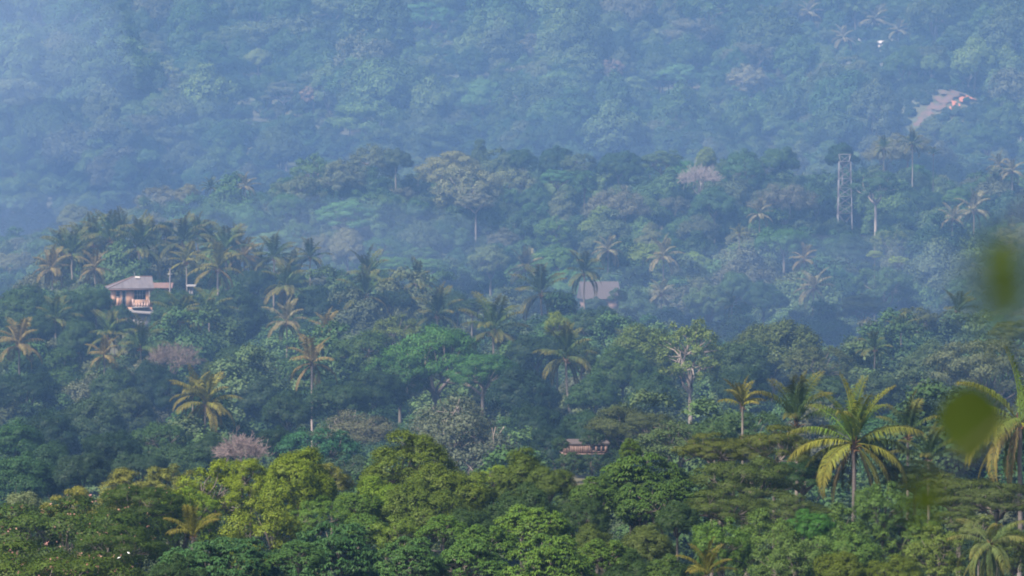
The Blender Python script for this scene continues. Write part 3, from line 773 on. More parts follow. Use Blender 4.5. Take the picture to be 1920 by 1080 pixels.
T(1352, 972, 110, 230, 'bush', (.056, .110, .022), 'bright bushy column tree in front of a black gap', hs=1.15)
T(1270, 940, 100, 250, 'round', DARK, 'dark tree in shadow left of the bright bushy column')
T(1590, 985, 150, 232, 'bush', (.056, .105, .026), 'soft green bushy tree at the right bottom')
T(1480, 1005, 140, 226, 'bush', (.058, .098, .030), 'greyish green bushy tree near the bottom right of centre')
T(1700, 960, 130, 246, 'bush', (.060, .105, .024), 'feathery green bush tree right of the upright bushy tree')
T(1755, 985, 130, 236, 'loose', (.075, .11, .026), 'light loose tree left of the weeping palm')
T(1575, 1034, 95, 216, 'round', (.062, .088, .014), 'small glossy round tree at the bottom edge')
T(1672, 1040, 130, 217, 'round', (.060, .086, .014), 'second small glossy round tree near the bottom edge', hs=.8)
T(1795, 950, 100, 256, 'umb', (.06, .075, .02), 'low olive crown left of the edge palm')
T(1835, 965, 80, 245, 'loose', (.09, .12, .045), 'pale open tree above the weeping palm')
T(1900, 985, 100, 240, 'bush', (.05, .075, .02), 'dark bush tree at the right bottom corner')
T(1280, 1055, 90, 216, 'bush', DARK, 'dark low bush tree left of the small palm tip')
# palms of the near wood
Y_, G_ = (.17, .16, .02), (.085, .115, .018)
BIG = [(180, 86, 1.04, (.16, .16, .02)), (30, 82, .98, (.07, .105, .016)), (0, 66, 1.02, (.14, .15, .02)), (300, 70, .9, (.09, .12, .018)), (160, 68, .92, G_),
       (176, 42, 1.0, G_), (186, 14, 1.04, (.17, .15, .022)), (4, 34, 1.06, (.13, .13, .022)), (-12, 8, 1.04, (.16, .14, .022)), (204, -22, 1.0, (.17, .14, .024)), (228, -6, 1.0, (.14, .13, .022)),
       (-38, -40, .98, (.12, .11, .025)), (-20, -20, 1.0, (.15, .12, .022)), (60, 24, 1.0, G_), (118, 32, 1.0, (.07, .09, .02)), (82, 52, 1.0, (.06, .09, .018)), (140, 4, 1.0, (.09, .09, .02)),
       (250, 50, .95, (.10, .13, .02)), (40, -6, 1.0, (.08, .08, .022)), (150, 24, 1.04, (.13, .14, .022)), (24, 20, 1.04, (.12, .14, .022)), (170, 0, 1.0, (.15, .15, .024)), (10, -8, 1.0, (.15, .14, .024)), (45, 60, 1.0, (.07, .11, .018)), (135, 60, 1.0, (.07, .11, .018)), (192, -52, .9, (.20, .13, .06)), (340, -54, .92, (.15, .11, .05)), (95, -30, .9, (.10, .08, .03))]
P(1601, 832, 218, 282, 'biggest coconut palm with yellow drooping fronds at lower right', spec=BIG, bark=(0.205, 0.167, 0.161), ref='the big palm')
BIG2 = [(170, 84, 1.05, (.09, .13, .016)), (20, 80, 1.0, (.07, .11, .016)), (180, 58, 1.0, (.12, .13, .025)), (188, 34, 1.02, (.10, .12, .03)), (174, 14, 1.0, (.11, .13, .02)), (196, -8, 1.0, (.17, .15, .024)), (214, -24, 1.0, (.18, .13, .04)),
        (180, -34, .95, (.14, .12, .025)), (240, 20, 1.0, (.10, .12, .02)), (60, 50, 1.0, G_), (0, 30, 1.0, G_), (-20, 0, 1.0, Y_), (-40, -25, 1.0, Y_), (120, 20, 1.0, G_), (90, -10, 1., G_), (300, 40, 1.0, G_), (320, -40, .9, Y_), (235, -55, .9, (.2, .13, .06))]
P(1912, 792, 235, 272, 'tall coconut palm cut by the right edge of the photo', spec=BIG2, bark=(0.223, 0.186, 0.180), ref='the edge palm')
P(1325, 1078, 95, 206, 'palm tip poking up at the bottom edge', tone='yellow', young=True, n=9, dryk=.05)
P(1855, 1022, 150, 232, 'weeping grey green palm with hanging fronds at bottom right', tone='pale', dryk=.2, n=22, ref='the weeping palm',
  spec=[(i * 137.5, 62 - i * 6.2, .95, (.085 + .01 * (i % 3), .105, .035)) for i in range(22)])
P(1494, 792, 150, 345, 'upright dull green palm behind the flat topped tree', young=True, n=9, dryk=.05, ref='the dull upright palm')
P(1392, 762, 85, 372, 'yellow young palm with an orange dry frond', tone='yellow', n=11, young=True, dryk=.5, ref='the yellow young palm')
P(1702, 818, 120, 352, 'dim green palm with upright fronds right of the big palm', young=True, n=9, dryk=.05)
P(1742, 862, 110, 318, 'low palm with one long arching frond between the big palms', n=10, young=True, dryk=.2)
# --- palms of the house hill
for a in [
 (135, 478, 85, 742, 'green palm at the left end of the palm row behind the house', dict(tone='green', dryk=.45)),
 (98, 505, 66, 735, 'dry brown palm at the far left of the palm row', dict(tone='dry', dryk=.6)),
 (176, 458, 88, 752, 'tall dark palm second in the row behind the house', dict(tone='green')),
 (207, 452, 92, 746, 'tallest palm of the row left above the house roof', dict(tone='green', dryk=.35)),
 (178, 505, 60, 725, 'short orange fringed palm under the tall palms', dict(tone='dry', dryk=.6)),
 (261, 466, 104, 738, 'wide palm directly above the grey roof', dict(tone='green', dryk=.3, ref='the palm over the roof')),
 (118, 472, 76, 762, 'palm half hidden behind the left end of the palm row', dict(tone='dark')),
 (152, 464, 84, 766, 'dark palm behind and between the first two row palms', dict(tone='dark')),
 (230, 450, 84, 764, 'dark palm between the tallest row palm and palm over the roof', dict(tone='dark')),
 (288, 464, 84, 768, 'dark palm right behind the palm over the roof', dict(tone='dark')),
 (318, 470, 80, 766, 'dark palm behind the pale post top', dict(tone='dark')),
 (396, 462, 84, 764, 'dark palm between the high palm and tall upright palm', dict(tone='dark')),
 (442, 470, 74, 766, 'dark palm close behind the tall upright palm', dict(tone='dark')),
 (490, 498, 66, 756, 'dark palm left of the palm with yellow centre', dict(tone='dark')),
 (548, 505, 60, 758, 'dark palm left behind the compact dark palm', dict(tone='dark')),
 (345, 455, 84, 750, 'dark palm in the row above the pale post', dict(tone='dark')),
 (371, 440, 74, 762, 'high palm behind the others right of the post', dict(tone='green')),
 (350, 492, 64, 722, 'low golden crowned palm beside the pale post', dict(tone='yellow', dryk=.3, n=18)),
 (424, 472, 98, 742, 'tall palm with upright dark fronds right of the row', dict(tone='green', dryk=.3)),
 (408, 505, 84, 718, 'palm with orange dry lower fronds and a pale trunk', dict(tone='yellow', dryk=.75, bark=(0.310, 0.248, 0.217), ref='the orange fringed palm')),
 (458, 482, 62, 748, 'brownish palm right of the tall upright palm', dict(tone='dry', dryk=.4)),
 (514, 485, 76, 742, 'palm with yellow centre on the right shoulder of hill', dict(tone='green', dryk=.35)),
 (582, 484, 62, 742, 'compact dark palm ending the row on the right', dict(tone='dark', dryk=.2, ref='the compact dark palm')),
 (538, 538, 80, 688, 'dry fringed palm below the palm row', dict(tone='green', dryk=.75)),
 (690, 520, 84, 724, 'bushy dark palm left of centre on the hill', dict(tone='green', dryk=.2)),
 (684, 556, 84, 686, 'drooping palm with pale dry fringe and visible trunk', dict(tone='green', dryk=.65, bark=(0.248, 0.205, 0.186), ref='the fringed centre palm')),
 (780, 530, 66, 708, 'upright palm with bright flower stalk near centre', dict(tone='green', dryk=.5, bark=(0.279, 0.223, 0.186))),
 (820, 592, 86, 645, 'dark palm over the bright green spreading tree', dict(tone='dark', dryk=.2)),
 (925, 622, 116, 600, 'broad palm with drooping brown skirt right of bright tree', dict(tone='green', dryk=.5, ref='the broad skirted palm')),
 (1015, 552, 94, 690, 'dark palm left of the mauve roofed hut', dict(tone='dark', dryk=.45)),
 (1095, 512, 72, 742, 'dark silhouetted palm in front of the mauve roofed hut', dict(tone='dark', dryk=.35, ref='the dark silhouetted palm')),
 (985, 505, 72, 850, 'faint pale palm behind the dark palms near centre', dict(tone='pale', dryk=.5)),
 (392, 588, 78, 652, 'palm with hanging yellow fronds and thin trunk below the post', dict(tone='green', dryk=.75, bark=(0.260, 0.211, 0.186), ref='the thin trunk palm')),
 (338, 600, 84, 640, 'dim green palm right below the pink house', dict(tone='green', dryk=.25)),
 (205, 632, 84, 622, 'green palm left below the pink house', dict(tone='green', dryk=.3)),
 (264, 652, 84, 606, 'spreading palm straight below the pink house', dict(tone='green', dryk=.2, ref='the palm below the house')),
 (104, 600, 74, 640, 'dull palm on the left slope of house hill', dict(tone='green', dryk=.35)),
 (36, 648, 88, 605, 'brownish palm at the left edge of house hill', dict(tone='dry', dryk=.4)),
 (196, 668, 60, 585, 'ragged brown palm beneath the green left palm', dict(tone='dry', dryk=.5)),
 (538, 605, 72, 632, 'pale dry palm left of the orange tufted palm', dict(tone='pale', dryk=.7)),
 (613, 622, 66, 600, 'orange tufted palm with a dead brown skirt', dict(tone='dry', dryk=.9, n=15, ref='the orange tufted palm')),
 (585, 682, 92, 545, 'sparse drooping palm on a tall thin trunk', dict(tone='dry', dryk=.55, n=13, lean=0, bark=(0.298, 0.236, 0.211), ref='the sparse drooping palm')),
 (386, 758, 100, 500, 'yellow green palm above the purple bare tree', dict(tone='yellow', dryk=.5, lean=8, n=20, ref='the lower yellow palm')),
 (362, 742, 80, 508, 'duller yellow palm overlapping its neighbour on the left', dict(tone='yellow', dryk=.5, n=16)),
 (1061, 672, 104, 548, 'leaning coconut palm with long curved pale trunk', dict(tone='green', dryk=.55, lean=-27, bark=(0.260, 0.211, 0.174), ref='the leaning palm')),
 (1525, 542, 76, 835, 'pale dry palm with thin trunk on the right slope', dict(tone='pale', dryk=.75, bark=(0.310, 0.248, 0.223), ref='the pale dry palm')),
 (1690, 620, 58, 610, 'stiff upright palm at the right of house hill', dict(tone='green', dryk=.1, young=True, n=10, ref='the stiff upright palm')),
 (1796, 586, 74, 650, 'dark palm with one long arching frond at right', dict(tone='dark', dryk=.25, n=15, ref='the dark right palm')),
 (1640, 655, 60, 560, 'dim drooping palm in shade left of right hand umbrella tree', dict(tone='green', dryk=.2, n=12)),
 (460, 350, 48, 1020, 'lone thin palm standing out on the left of middle ridge', dict(tone='pale', dryk=.35, bark=(0.248, 0.211, 0.186), ref='the lone ridge palm')),
 (395, 352, 40, 1035, 'dark little palm left of the lone ridge palm', dict(tone='dark', dryk=.2)),
 (1657, 278, 46, 1130, 'left one of two palms on the ridge right of tower', dict(tone='green', dryk=.5, ref='the ridge palm pair')),
 (1711, 272, 56, 1120, 'right taller one of two palms on the ridge right of tower', dict(tone='dark', dryk=.3, bark=(0.260, 0.223, 0.198))),
 (1750, 290, 32, 1125, 'small stiff dark palm right of the ridge palm pair', dict(tone='dark', n=9, young=True, dryk=.1)),
 (1873, 312, 48, 1110, 'palm with an orange dead frond at right ridge', dict(tone='pale', dryk=.8)),
 (1898, 322, 52, 1090, 'grey drooping palm near the right edge of ridge', dict(tone='pale', dryk=.4)),
 (1826, 396, 72, 985, 'grey drooping palm with orange dead frond far right', dict(tone='pale', dryk=.6, ref='the grey drooping palm')),
 (1786, 410, 56, 975, 'smaller drooping palm left of the grey drooping palm', dict(tone='pale', dryk=.6)),
 (1386, 440, 38, 960, 'small yellow palm in the middle of right ridge', dict(tone='yellow', n=12, ref='the small yellow palm')),
 (1424, 402, 56, 1000, 'dull palm above the small yellow palm', dict(tone='pale', dryk=.4)),
 (1244, 482, 72, 890, 'pale drooping palm in the middle distance right of centre', dict(tone='pale', dryk=.5, ref='the pale middle palm')),
 (1140, 470, 64, 900, 'brown tipped palm left of the pale middle palm', dict(tone='pale', dryk=.6)),
 (1240, 552, 58, 815, 'faint palm with hanging fronds under the pale middle palm', dict(tone='pale', dryk=.6)),
 (1372, 572, 46, 780, 'palm with a single dry frond right of valley mist', dict(tone='green', dryk=.4, n=12)),
 (1508, 488, 56, 880, 'brownish palm above the pale dry palm', dict(tone='dry', dryk=.4)),
 (1516, 24, 54, 1930, 'pale headed palm high on the far slope', dict(tone='pale', bark=(0.260, 0.223, 0.211), dryk=.6, group='palms on the far slope')),
 (1582, 72, 52, 1820, 'pale drooping palm left of the tiny white house', dict(tone='pale', dryk=.6, group='palms on the far slope')),
 (1640, 38, 56, 1915, 'pale palm above the tiny white house', dict(tone='pale', dryk=.5, group='palms on the far slope')),
 (1684, 58, 44, 1880, 'pale trunked palm right of the tiny white house', dict(tone='pale', bark=(0.260, 0.223, 0.211), dryk=.4, group='palms on the far slope')),
]: P(a[0], a[1], a[2], a[3], a[4], **a[5])
# --- broadleaf trees of the house hill
for a in [
 (815, 612, 200, 560, 'umb', (.050, .125, .026), 'bright green spreading tree with pale forked branches', dict(bark=(0.248, 0.192, 0.167), hs=1.3, ref='the bright green spreading tree')),
 (905, 665, 150, 552, 'umb', (.045, .115, .026), 'green crown leaning right of the bright spreading tree', dict(bark=(0.223, 0.180, 0.155))),
 (750, 668, 120, 556, 'loose', (.044, .105, .026), 'green loose tree at the left foot of bright spreading tree', {}),
 (862, 746, 268, 478, 'feather', (.092, .105, .062), 'grey feathery tree with many pale bare branches', dict(bark=(0.310, 0.248, 0.217), hs=1.05, ref='the grey feathery tree')),
 (662, 772, 175, 500, 'feather', (.105, .105, .055), 'flat greyish dome tree left of the grey feathery tree', dict(hs=.7, bark=(0.198, 0.167, 0.149), ref='the flat greyish dome')),
 (452, 812, 112, 436, 'bare', BROWN, 'leafless mauve twiggy dome tree', dict(bark=(0.186, 0.133, 0.130), name='bare_tree', hs=.9, ref='the mauve bare tree')),
 (325, 642, 96, 600, 'bare', BROWN, 'leafless brown twiggy tree below the pink house', dict(bark=(0.143, 0.102, 0.087), ref='the brown bare tree')),
 (1295, 598, 150, 548, 'open', (.110, .150, .030), 'open tree with bare branches and yellow green leaf tufts', dict(bark=(0.223, 0.180, 0.155), hs=1.15, trunk_r=.34, ref='the open branched tree')),
 (1210, 610, 145, 575, 'round', (.085, .120, .022), 'rounded yellow green tree left of the open branched tree', {}),
 (1168, 650, 120, 560, 'round', MID, 'dark round tree left of the rounded yellow green tree', {}),
 (1450, 602, 190, 582, 'round', (.070, .092, .024), 'large olive rounded tree right of the open branched tree', dict(ref='the large olive dome')),
 (1390, 640, 120, 560, 'round', (.046, .078, .026), 'dim green tree left under the large olive dome', {}),
 (1530, 650, 120, 555, 'loose', (.075, .090, .030), 'dull olive tree right under the large olive dome', {}),
 (1170, 762, 160, 440, 'umb', (.062, .076, .024), 'dark olive flat layered tree above the plank hut', dict(hs=1.1, ref='the flat layered tree')),
 (1215, 775, 110, 432, 'umb', (.062, .076, .024), 'flat layered crown right of its twin above the hut', {}),
 (1275, 790, 190, 398, 'feather', (.075, .110, .035), 'pale soft green dome right of the plank hut', dict(hs=.75, ref='the pale soft dome')),
 (1400, 772, 140, 392, 'loose', (.060, .105, .034), 'pale green loose tree under the yellow young palm', {}),
 (1340, 785, 90, 386, 'loose', (.060, .105, .034), 'soft green treetop right of the pale soft dome', {}),
 (1110, 808, 46, 428, 'loose', (.04, .07, .03), 'small tree hanging over the plank hut roof', {}),
 (1052, 818, 40, 427, 'loose', (.04, .075, .03), 'small tree hiding the left end of plank hut', {}),
 (1070, 848, 60, 424, 'loose', (.05, .085, .03), 'low green tree under the left half of plank hut', {}),
 (1110, 850, 56, 426, 'loose', (.04, .07, .03), 'low dim tree under the right half of plank hut', {}),
 (1045, 584, 64, 592, 'loose', (.125, .165, .022), 'bright yellow green treetop above the leaning palm', dict(hs=1.3, ref='the yellow green treetop')),
 (1008, 628, 120, 590, 'round', DARK, 'dark tree left of the yellow green treetop', {}),
 (1100, 592, 110, 640, 'umb', (.040, .070, .030), 'dim layered tree right of the yellow green treetop', {}),
 (1090, 640, 90, 565, 'loose', (.05, .08, .025), 'green tree behind the leaning palm crown', {}),
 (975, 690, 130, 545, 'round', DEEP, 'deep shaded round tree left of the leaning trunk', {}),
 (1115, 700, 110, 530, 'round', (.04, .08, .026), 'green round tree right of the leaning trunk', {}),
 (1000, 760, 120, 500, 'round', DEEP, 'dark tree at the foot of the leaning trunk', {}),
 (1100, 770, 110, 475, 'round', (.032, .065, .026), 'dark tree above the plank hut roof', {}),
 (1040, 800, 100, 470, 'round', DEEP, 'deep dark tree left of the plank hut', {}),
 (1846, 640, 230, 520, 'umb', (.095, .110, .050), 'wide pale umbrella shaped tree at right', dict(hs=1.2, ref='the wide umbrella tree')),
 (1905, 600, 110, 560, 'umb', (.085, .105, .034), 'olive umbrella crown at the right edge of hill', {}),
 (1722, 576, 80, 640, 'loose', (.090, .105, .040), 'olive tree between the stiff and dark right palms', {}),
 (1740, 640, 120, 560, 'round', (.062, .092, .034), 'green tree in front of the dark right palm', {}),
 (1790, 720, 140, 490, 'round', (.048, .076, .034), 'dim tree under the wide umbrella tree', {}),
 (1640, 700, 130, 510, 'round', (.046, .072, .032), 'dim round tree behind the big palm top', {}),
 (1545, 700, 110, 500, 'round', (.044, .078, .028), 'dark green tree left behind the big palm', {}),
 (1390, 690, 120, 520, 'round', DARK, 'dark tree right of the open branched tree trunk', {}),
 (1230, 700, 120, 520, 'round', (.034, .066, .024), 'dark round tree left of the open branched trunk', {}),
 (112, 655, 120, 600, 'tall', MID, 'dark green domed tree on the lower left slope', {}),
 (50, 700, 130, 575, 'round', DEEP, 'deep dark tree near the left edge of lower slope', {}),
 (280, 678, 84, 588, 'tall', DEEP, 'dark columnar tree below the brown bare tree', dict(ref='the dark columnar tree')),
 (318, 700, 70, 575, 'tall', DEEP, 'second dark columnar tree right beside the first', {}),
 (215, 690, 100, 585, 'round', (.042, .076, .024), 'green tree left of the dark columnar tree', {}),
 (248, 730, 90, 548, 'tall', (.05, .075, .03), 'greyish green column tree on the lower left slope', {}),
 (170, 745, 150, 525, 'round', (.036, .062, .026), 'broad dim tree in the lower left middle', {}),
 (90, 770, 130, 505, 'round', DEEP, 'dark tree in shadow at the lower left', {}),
 (30, 790, 120, 470, 'round', (.038, .090, .030), 'brighter green tree at lower left edge', {}),
 (92, 830, 110, 448, 'round', (.034, .070, .030), 'round dim tree right of the brighter green left tree', {}),
 (45, 850, 140, 425, 'round', (.042, .092, .034), 'green tree low at the left edge above the blossoms', {}),
 (150, 850, 120, 425, 'round', (.034, .060, .032), 'dim bluish tree above the pink blossomed tree', {}),
 (215, 810, 130, 455, 'round', DEEP, 'dark tree between lower left slope and near wood', {}),
 (300, 792, 120, 465, 'loose', (.046, .090, .030), 'green tree with bright leaf tips left of lower yellow palm', {}),
 (345, 835, 140, 440, 'round', (.046, .084, .034), 'dim green tree left of the mauve bare tree', {}),
 (395, 812, 100, 450, 'round', (.036, .066, .028), 'dark round tree between lower yellow palm and mauve bare tree', {}),
 (262, 850, 110, 430, 'round', (.036, .066, .032), 'dark bluish tree above the yellow green clump at left', {}),
 (600, 802, 150, 445, 'loose', (.036, .105, .045), 'teal green loose tree right of the mauve bare tree', dict(ref='the teal loose tree')),
 (655, 850, 120, 415, 'loose', (.055, .085, .045), 'misty green tree below the teal loose tree', {}),
 (520, 800, 100, 455, 'round', DEEP, 'dark tree left of the teal loose tree', {}),
 (700, 690, 120, 548, 'round', DARK, 'dark round tree above the flat greyish dome', {}),
 (640, 720, 120, 528, 'round', (.034, .064, .024), 'dark tree right of the sparse drooping palm trunk', {}),
 (540, 735, 120, 520, 'round', DARK, 'dark tree left of the sparse drooping palm trunk', {}),
 (480, 700, 110, 555, 'round', (.034, .060, .028), 'dark tree above the mauve bare tree', {}),
 (448, 650, 100, 598, 'round', (.040, .072, .024), 'round green tree right of the brown bare tree', {}),
 (400, 680, 90, 575, 'tall', (.060, .085, .024), 'olive topped dark tree right of the brown bare tree', {}),
 (690, 620, 130, 580, 'loose', (.052, .092, .024), 'green bushy tree left of the bright spreading tree', {}),
 (745, 590, 110, 625, 'loose', (.095, .125, .022), 'yellow tipped tree above the bright spreading tree', {}),
 (38, 536, 120, 662, 'round', (.042, .080, .026), 'green dome tree at the left edge level with the house', {}),
 (122, 548, 110, 655, 'round', (.036, .070, .024), 'green tree left of the house', {}),
 (180, 543, 78, 650, 'round', (.036, .072, .026), 'leafy dark tree hiding the left house corner', {}),
 (228, 571, 50, 660, 'round', (.034, .066, .026), 'small dark tree hiding the lower left storey', {}),
 (302, 541, 44, 674, 'round', (.036, .07, .026), 'small dense tree hiding the annex wall right of house', {}),
 (332, 546, 84, 668, 'round', (.040, .078, .026), 'dense tree hiding the right side of the house', {}),
 (214, 572, 46, 668, 'round', (.036, .070, .026), 'small round tree in front of the lower left house wall', {}),
 (225, 598, 62, 652, 'round', (.036, .070, .026), 'round tree below the house, left of its lower roof', {}),
 (348, 604, 60, 655, 'round', (.036, .070, .026), 'round tree right of the dim palm below the house', {}),
 (60, 590, 110, 630, 'round', (.036, .066, .026), 'dim green tree on the left slope under the dome', {}),
 (150, 600, 110, 628, 'round', (.038, .072, .024), 'dark green tree left below the house', {}),
 (68, 530, 26, 690, 'tall', (.07, .09, .03), 'small olive pointed treetop at the far left', dict(hs=1.0)),
 (310, 416, 30, 765, 'round', DEEP, 'small dark round treetop between palms of the row', dict(hs=1.2)),
 (300, 462, 80, 758, 'round', DEEP, 'dark tree between the palm over the roof and post', {}),
 (380, 500, 90, 745, 'round', DEEP, 'dark tree behind the low golden crowned palm', {}),
 (440, 540, 120, 690, 'round', DARK, 'dark round tree right of the orange fringed palm', {}),
 (478, 505, 90, 735, 'round', DARK, 'dark tree under the palm with yellow centre', {}),
 (548, 500, 70, 738, 'round', DEEP, 'deep green tree between two palms on the right shoulder', {}),
 (590, 540, 110, 690, 'round', DEEP, 'dark tree below the compact dark palm', {}),
 (638, 505, 56, 722, 'loose', (.044, .094, .034), 'green leafy sapling tree left of centre palms', {}),
 (650, 545, 90, 700, 'round', DEEP, 'dark shaded tree behind the fringed centre palm', {}),
 (735, 545, 80, 690, 'round', (.03, .055, .026), 'dark tree between the two centre palms', {}),
 (885, 560, 70, 690, 'umb', DARK, 'dark flat treetop above the broad skirted palm', {}),
 (858, 548, 70, 700, 'round', (.034, .062, .026), 'dark treetop left of the dark flat treetop', {}),
 (1055, 545, 60, 700, 'round', DARK, 'dark little tree between two dark palms', {}),
 (1158, 540, 44, 784, 'loose', (.05, .085, .035), 'small misty tree overlapping the right end of mauve roof', {}),
 (1116, 557, 60, 783, 'round', (.04, .07, .03), 'small misty tree below the left half of mauve roof', {}),
 (1130, 575, 60, 690, 'tall', (.034, .062, .028), 'small dark conical tree below the mauve roofed hut', {}),
]: T(a[0], a[1], a[2], a[3], a[4], a[5], a[6], **a[7])
# --- middle ridge
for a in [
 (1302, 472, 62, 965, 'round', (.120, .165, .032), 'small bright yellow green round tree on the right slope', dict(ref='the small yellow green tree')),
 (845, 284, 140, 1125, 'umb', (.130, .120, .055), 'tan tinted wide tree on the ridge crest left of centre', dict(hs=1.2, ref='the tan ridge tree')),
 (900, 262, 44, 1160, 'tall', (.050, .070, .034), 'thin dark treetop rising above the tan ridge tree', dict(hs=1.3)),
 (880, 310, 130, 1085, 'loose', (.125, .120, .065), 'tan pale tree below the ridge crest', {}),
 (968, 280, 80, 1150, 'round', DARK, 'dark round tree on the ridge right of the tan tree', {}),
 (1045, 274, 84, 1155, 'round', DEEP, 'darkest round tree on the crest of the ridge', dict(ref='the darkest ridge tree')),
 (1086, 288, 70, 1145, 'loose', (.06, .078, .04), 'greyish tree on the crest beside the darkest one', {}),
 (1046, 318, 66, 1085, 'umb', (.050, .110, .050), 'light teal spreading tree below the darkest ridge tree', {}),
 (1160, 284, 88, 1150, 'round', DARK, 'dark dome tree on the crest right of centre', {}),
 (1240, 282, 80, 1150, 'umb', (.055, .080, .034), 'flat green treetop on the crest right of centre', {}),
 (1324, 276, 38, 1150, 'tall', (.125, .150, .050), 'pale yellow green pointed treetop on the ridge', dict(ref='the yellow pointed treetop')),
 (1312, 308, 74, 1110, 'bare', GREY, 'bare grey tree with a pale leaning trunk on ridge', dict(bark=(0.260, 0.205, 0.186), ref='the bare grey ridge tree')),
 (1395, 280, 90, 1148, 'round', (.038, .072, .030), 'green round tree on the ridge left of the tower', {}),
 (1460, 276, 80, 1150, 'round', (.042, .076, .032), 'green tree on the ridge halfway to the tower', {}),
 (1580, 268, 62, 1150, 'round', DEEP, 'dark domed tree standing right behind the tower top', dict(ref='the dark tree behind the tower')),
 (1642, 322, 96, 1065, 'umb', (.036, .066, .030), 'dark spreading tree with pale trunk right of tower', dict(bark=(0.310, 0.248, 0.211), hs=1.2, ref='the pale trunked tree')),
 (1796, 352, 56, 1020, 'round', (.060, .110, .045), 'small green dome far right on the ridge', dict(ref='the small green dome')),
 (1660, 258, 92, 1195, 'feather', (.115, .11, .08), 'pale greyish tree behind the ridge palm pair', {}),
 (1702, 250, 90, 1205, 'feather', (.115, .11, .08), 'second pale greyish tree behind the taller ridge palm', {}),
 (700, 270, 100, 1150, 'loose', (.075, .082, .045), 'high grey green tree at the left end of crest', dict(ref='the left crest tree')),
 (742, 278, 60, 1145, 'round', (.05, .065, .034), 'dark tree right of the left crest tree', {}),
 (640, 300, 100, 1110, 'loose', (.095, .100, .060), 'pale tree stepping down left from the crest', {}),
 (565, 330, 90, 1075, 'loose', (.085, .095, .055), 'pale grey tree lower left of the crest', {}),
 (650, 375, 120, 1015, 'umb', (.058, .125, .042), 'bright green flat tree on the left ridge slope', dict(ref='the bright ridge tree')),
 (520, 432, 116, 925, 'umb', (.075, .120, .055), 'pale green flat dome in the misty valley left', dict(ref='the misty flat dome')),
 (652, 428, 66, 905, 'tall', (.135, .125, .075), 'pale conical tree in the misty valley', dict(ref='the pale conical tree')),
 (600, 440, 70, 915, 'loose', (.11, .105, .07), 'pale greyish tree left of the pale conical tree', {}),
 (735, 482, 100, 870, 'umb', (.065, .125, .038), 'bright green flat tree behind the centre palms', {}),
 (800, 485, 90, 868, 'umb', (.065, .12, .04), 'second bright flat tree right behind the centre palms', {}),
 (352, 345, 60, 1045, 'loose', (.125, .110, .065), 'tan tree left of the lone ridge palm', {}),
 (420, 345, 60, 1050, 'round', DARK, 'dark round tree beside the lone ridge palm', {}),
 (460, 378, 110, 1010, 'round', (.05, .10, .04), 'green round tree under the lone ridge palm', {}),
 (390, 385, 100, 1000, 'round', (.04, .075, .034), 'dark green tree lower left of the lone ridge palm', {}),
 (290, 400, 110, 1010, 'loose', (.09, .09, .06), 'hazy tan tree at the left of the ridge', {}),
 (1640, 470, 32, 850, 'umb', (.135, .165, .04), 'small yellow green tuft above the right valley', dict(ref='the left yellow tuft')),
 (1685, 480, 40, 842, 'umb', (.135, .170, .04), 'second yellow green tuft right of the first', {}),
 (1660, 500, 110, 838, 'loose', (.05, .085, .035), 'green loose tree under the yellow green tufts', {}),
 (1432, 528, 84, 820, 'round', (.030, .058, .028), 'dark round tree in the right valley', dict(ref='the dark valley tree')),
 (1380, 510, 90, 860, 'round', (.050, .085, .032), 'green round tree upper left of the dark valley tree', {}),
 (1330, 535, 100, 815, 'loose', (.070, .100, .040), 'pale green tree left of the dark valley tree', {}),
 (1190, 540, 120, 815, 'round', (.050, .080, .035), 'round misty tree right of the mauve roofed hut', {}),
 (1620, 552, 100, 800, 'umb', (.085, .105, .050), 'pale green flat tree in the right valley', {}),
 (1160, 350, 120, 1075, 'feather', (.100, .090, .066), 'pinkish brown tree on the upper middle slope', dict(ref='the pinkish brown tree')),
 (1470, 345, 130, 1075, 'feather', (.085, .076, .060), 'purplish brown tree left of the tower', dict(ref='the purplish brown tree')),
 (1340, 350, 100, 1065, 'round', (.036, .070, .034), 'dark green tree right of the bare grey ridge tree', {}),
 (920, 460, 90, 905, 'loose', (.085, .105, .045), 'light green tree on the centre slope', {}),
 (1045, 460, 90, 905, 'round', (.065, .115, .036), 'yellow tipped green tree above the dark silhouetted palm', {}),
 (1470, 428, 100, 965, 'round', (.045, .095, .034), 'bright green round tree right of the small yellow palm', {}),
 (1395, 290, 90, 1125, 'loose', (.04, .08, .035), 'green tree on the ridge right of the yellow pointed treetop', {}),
]: T(a[0], a[1], a[2], a[3], a[4], a[5], a[6], **a[7])
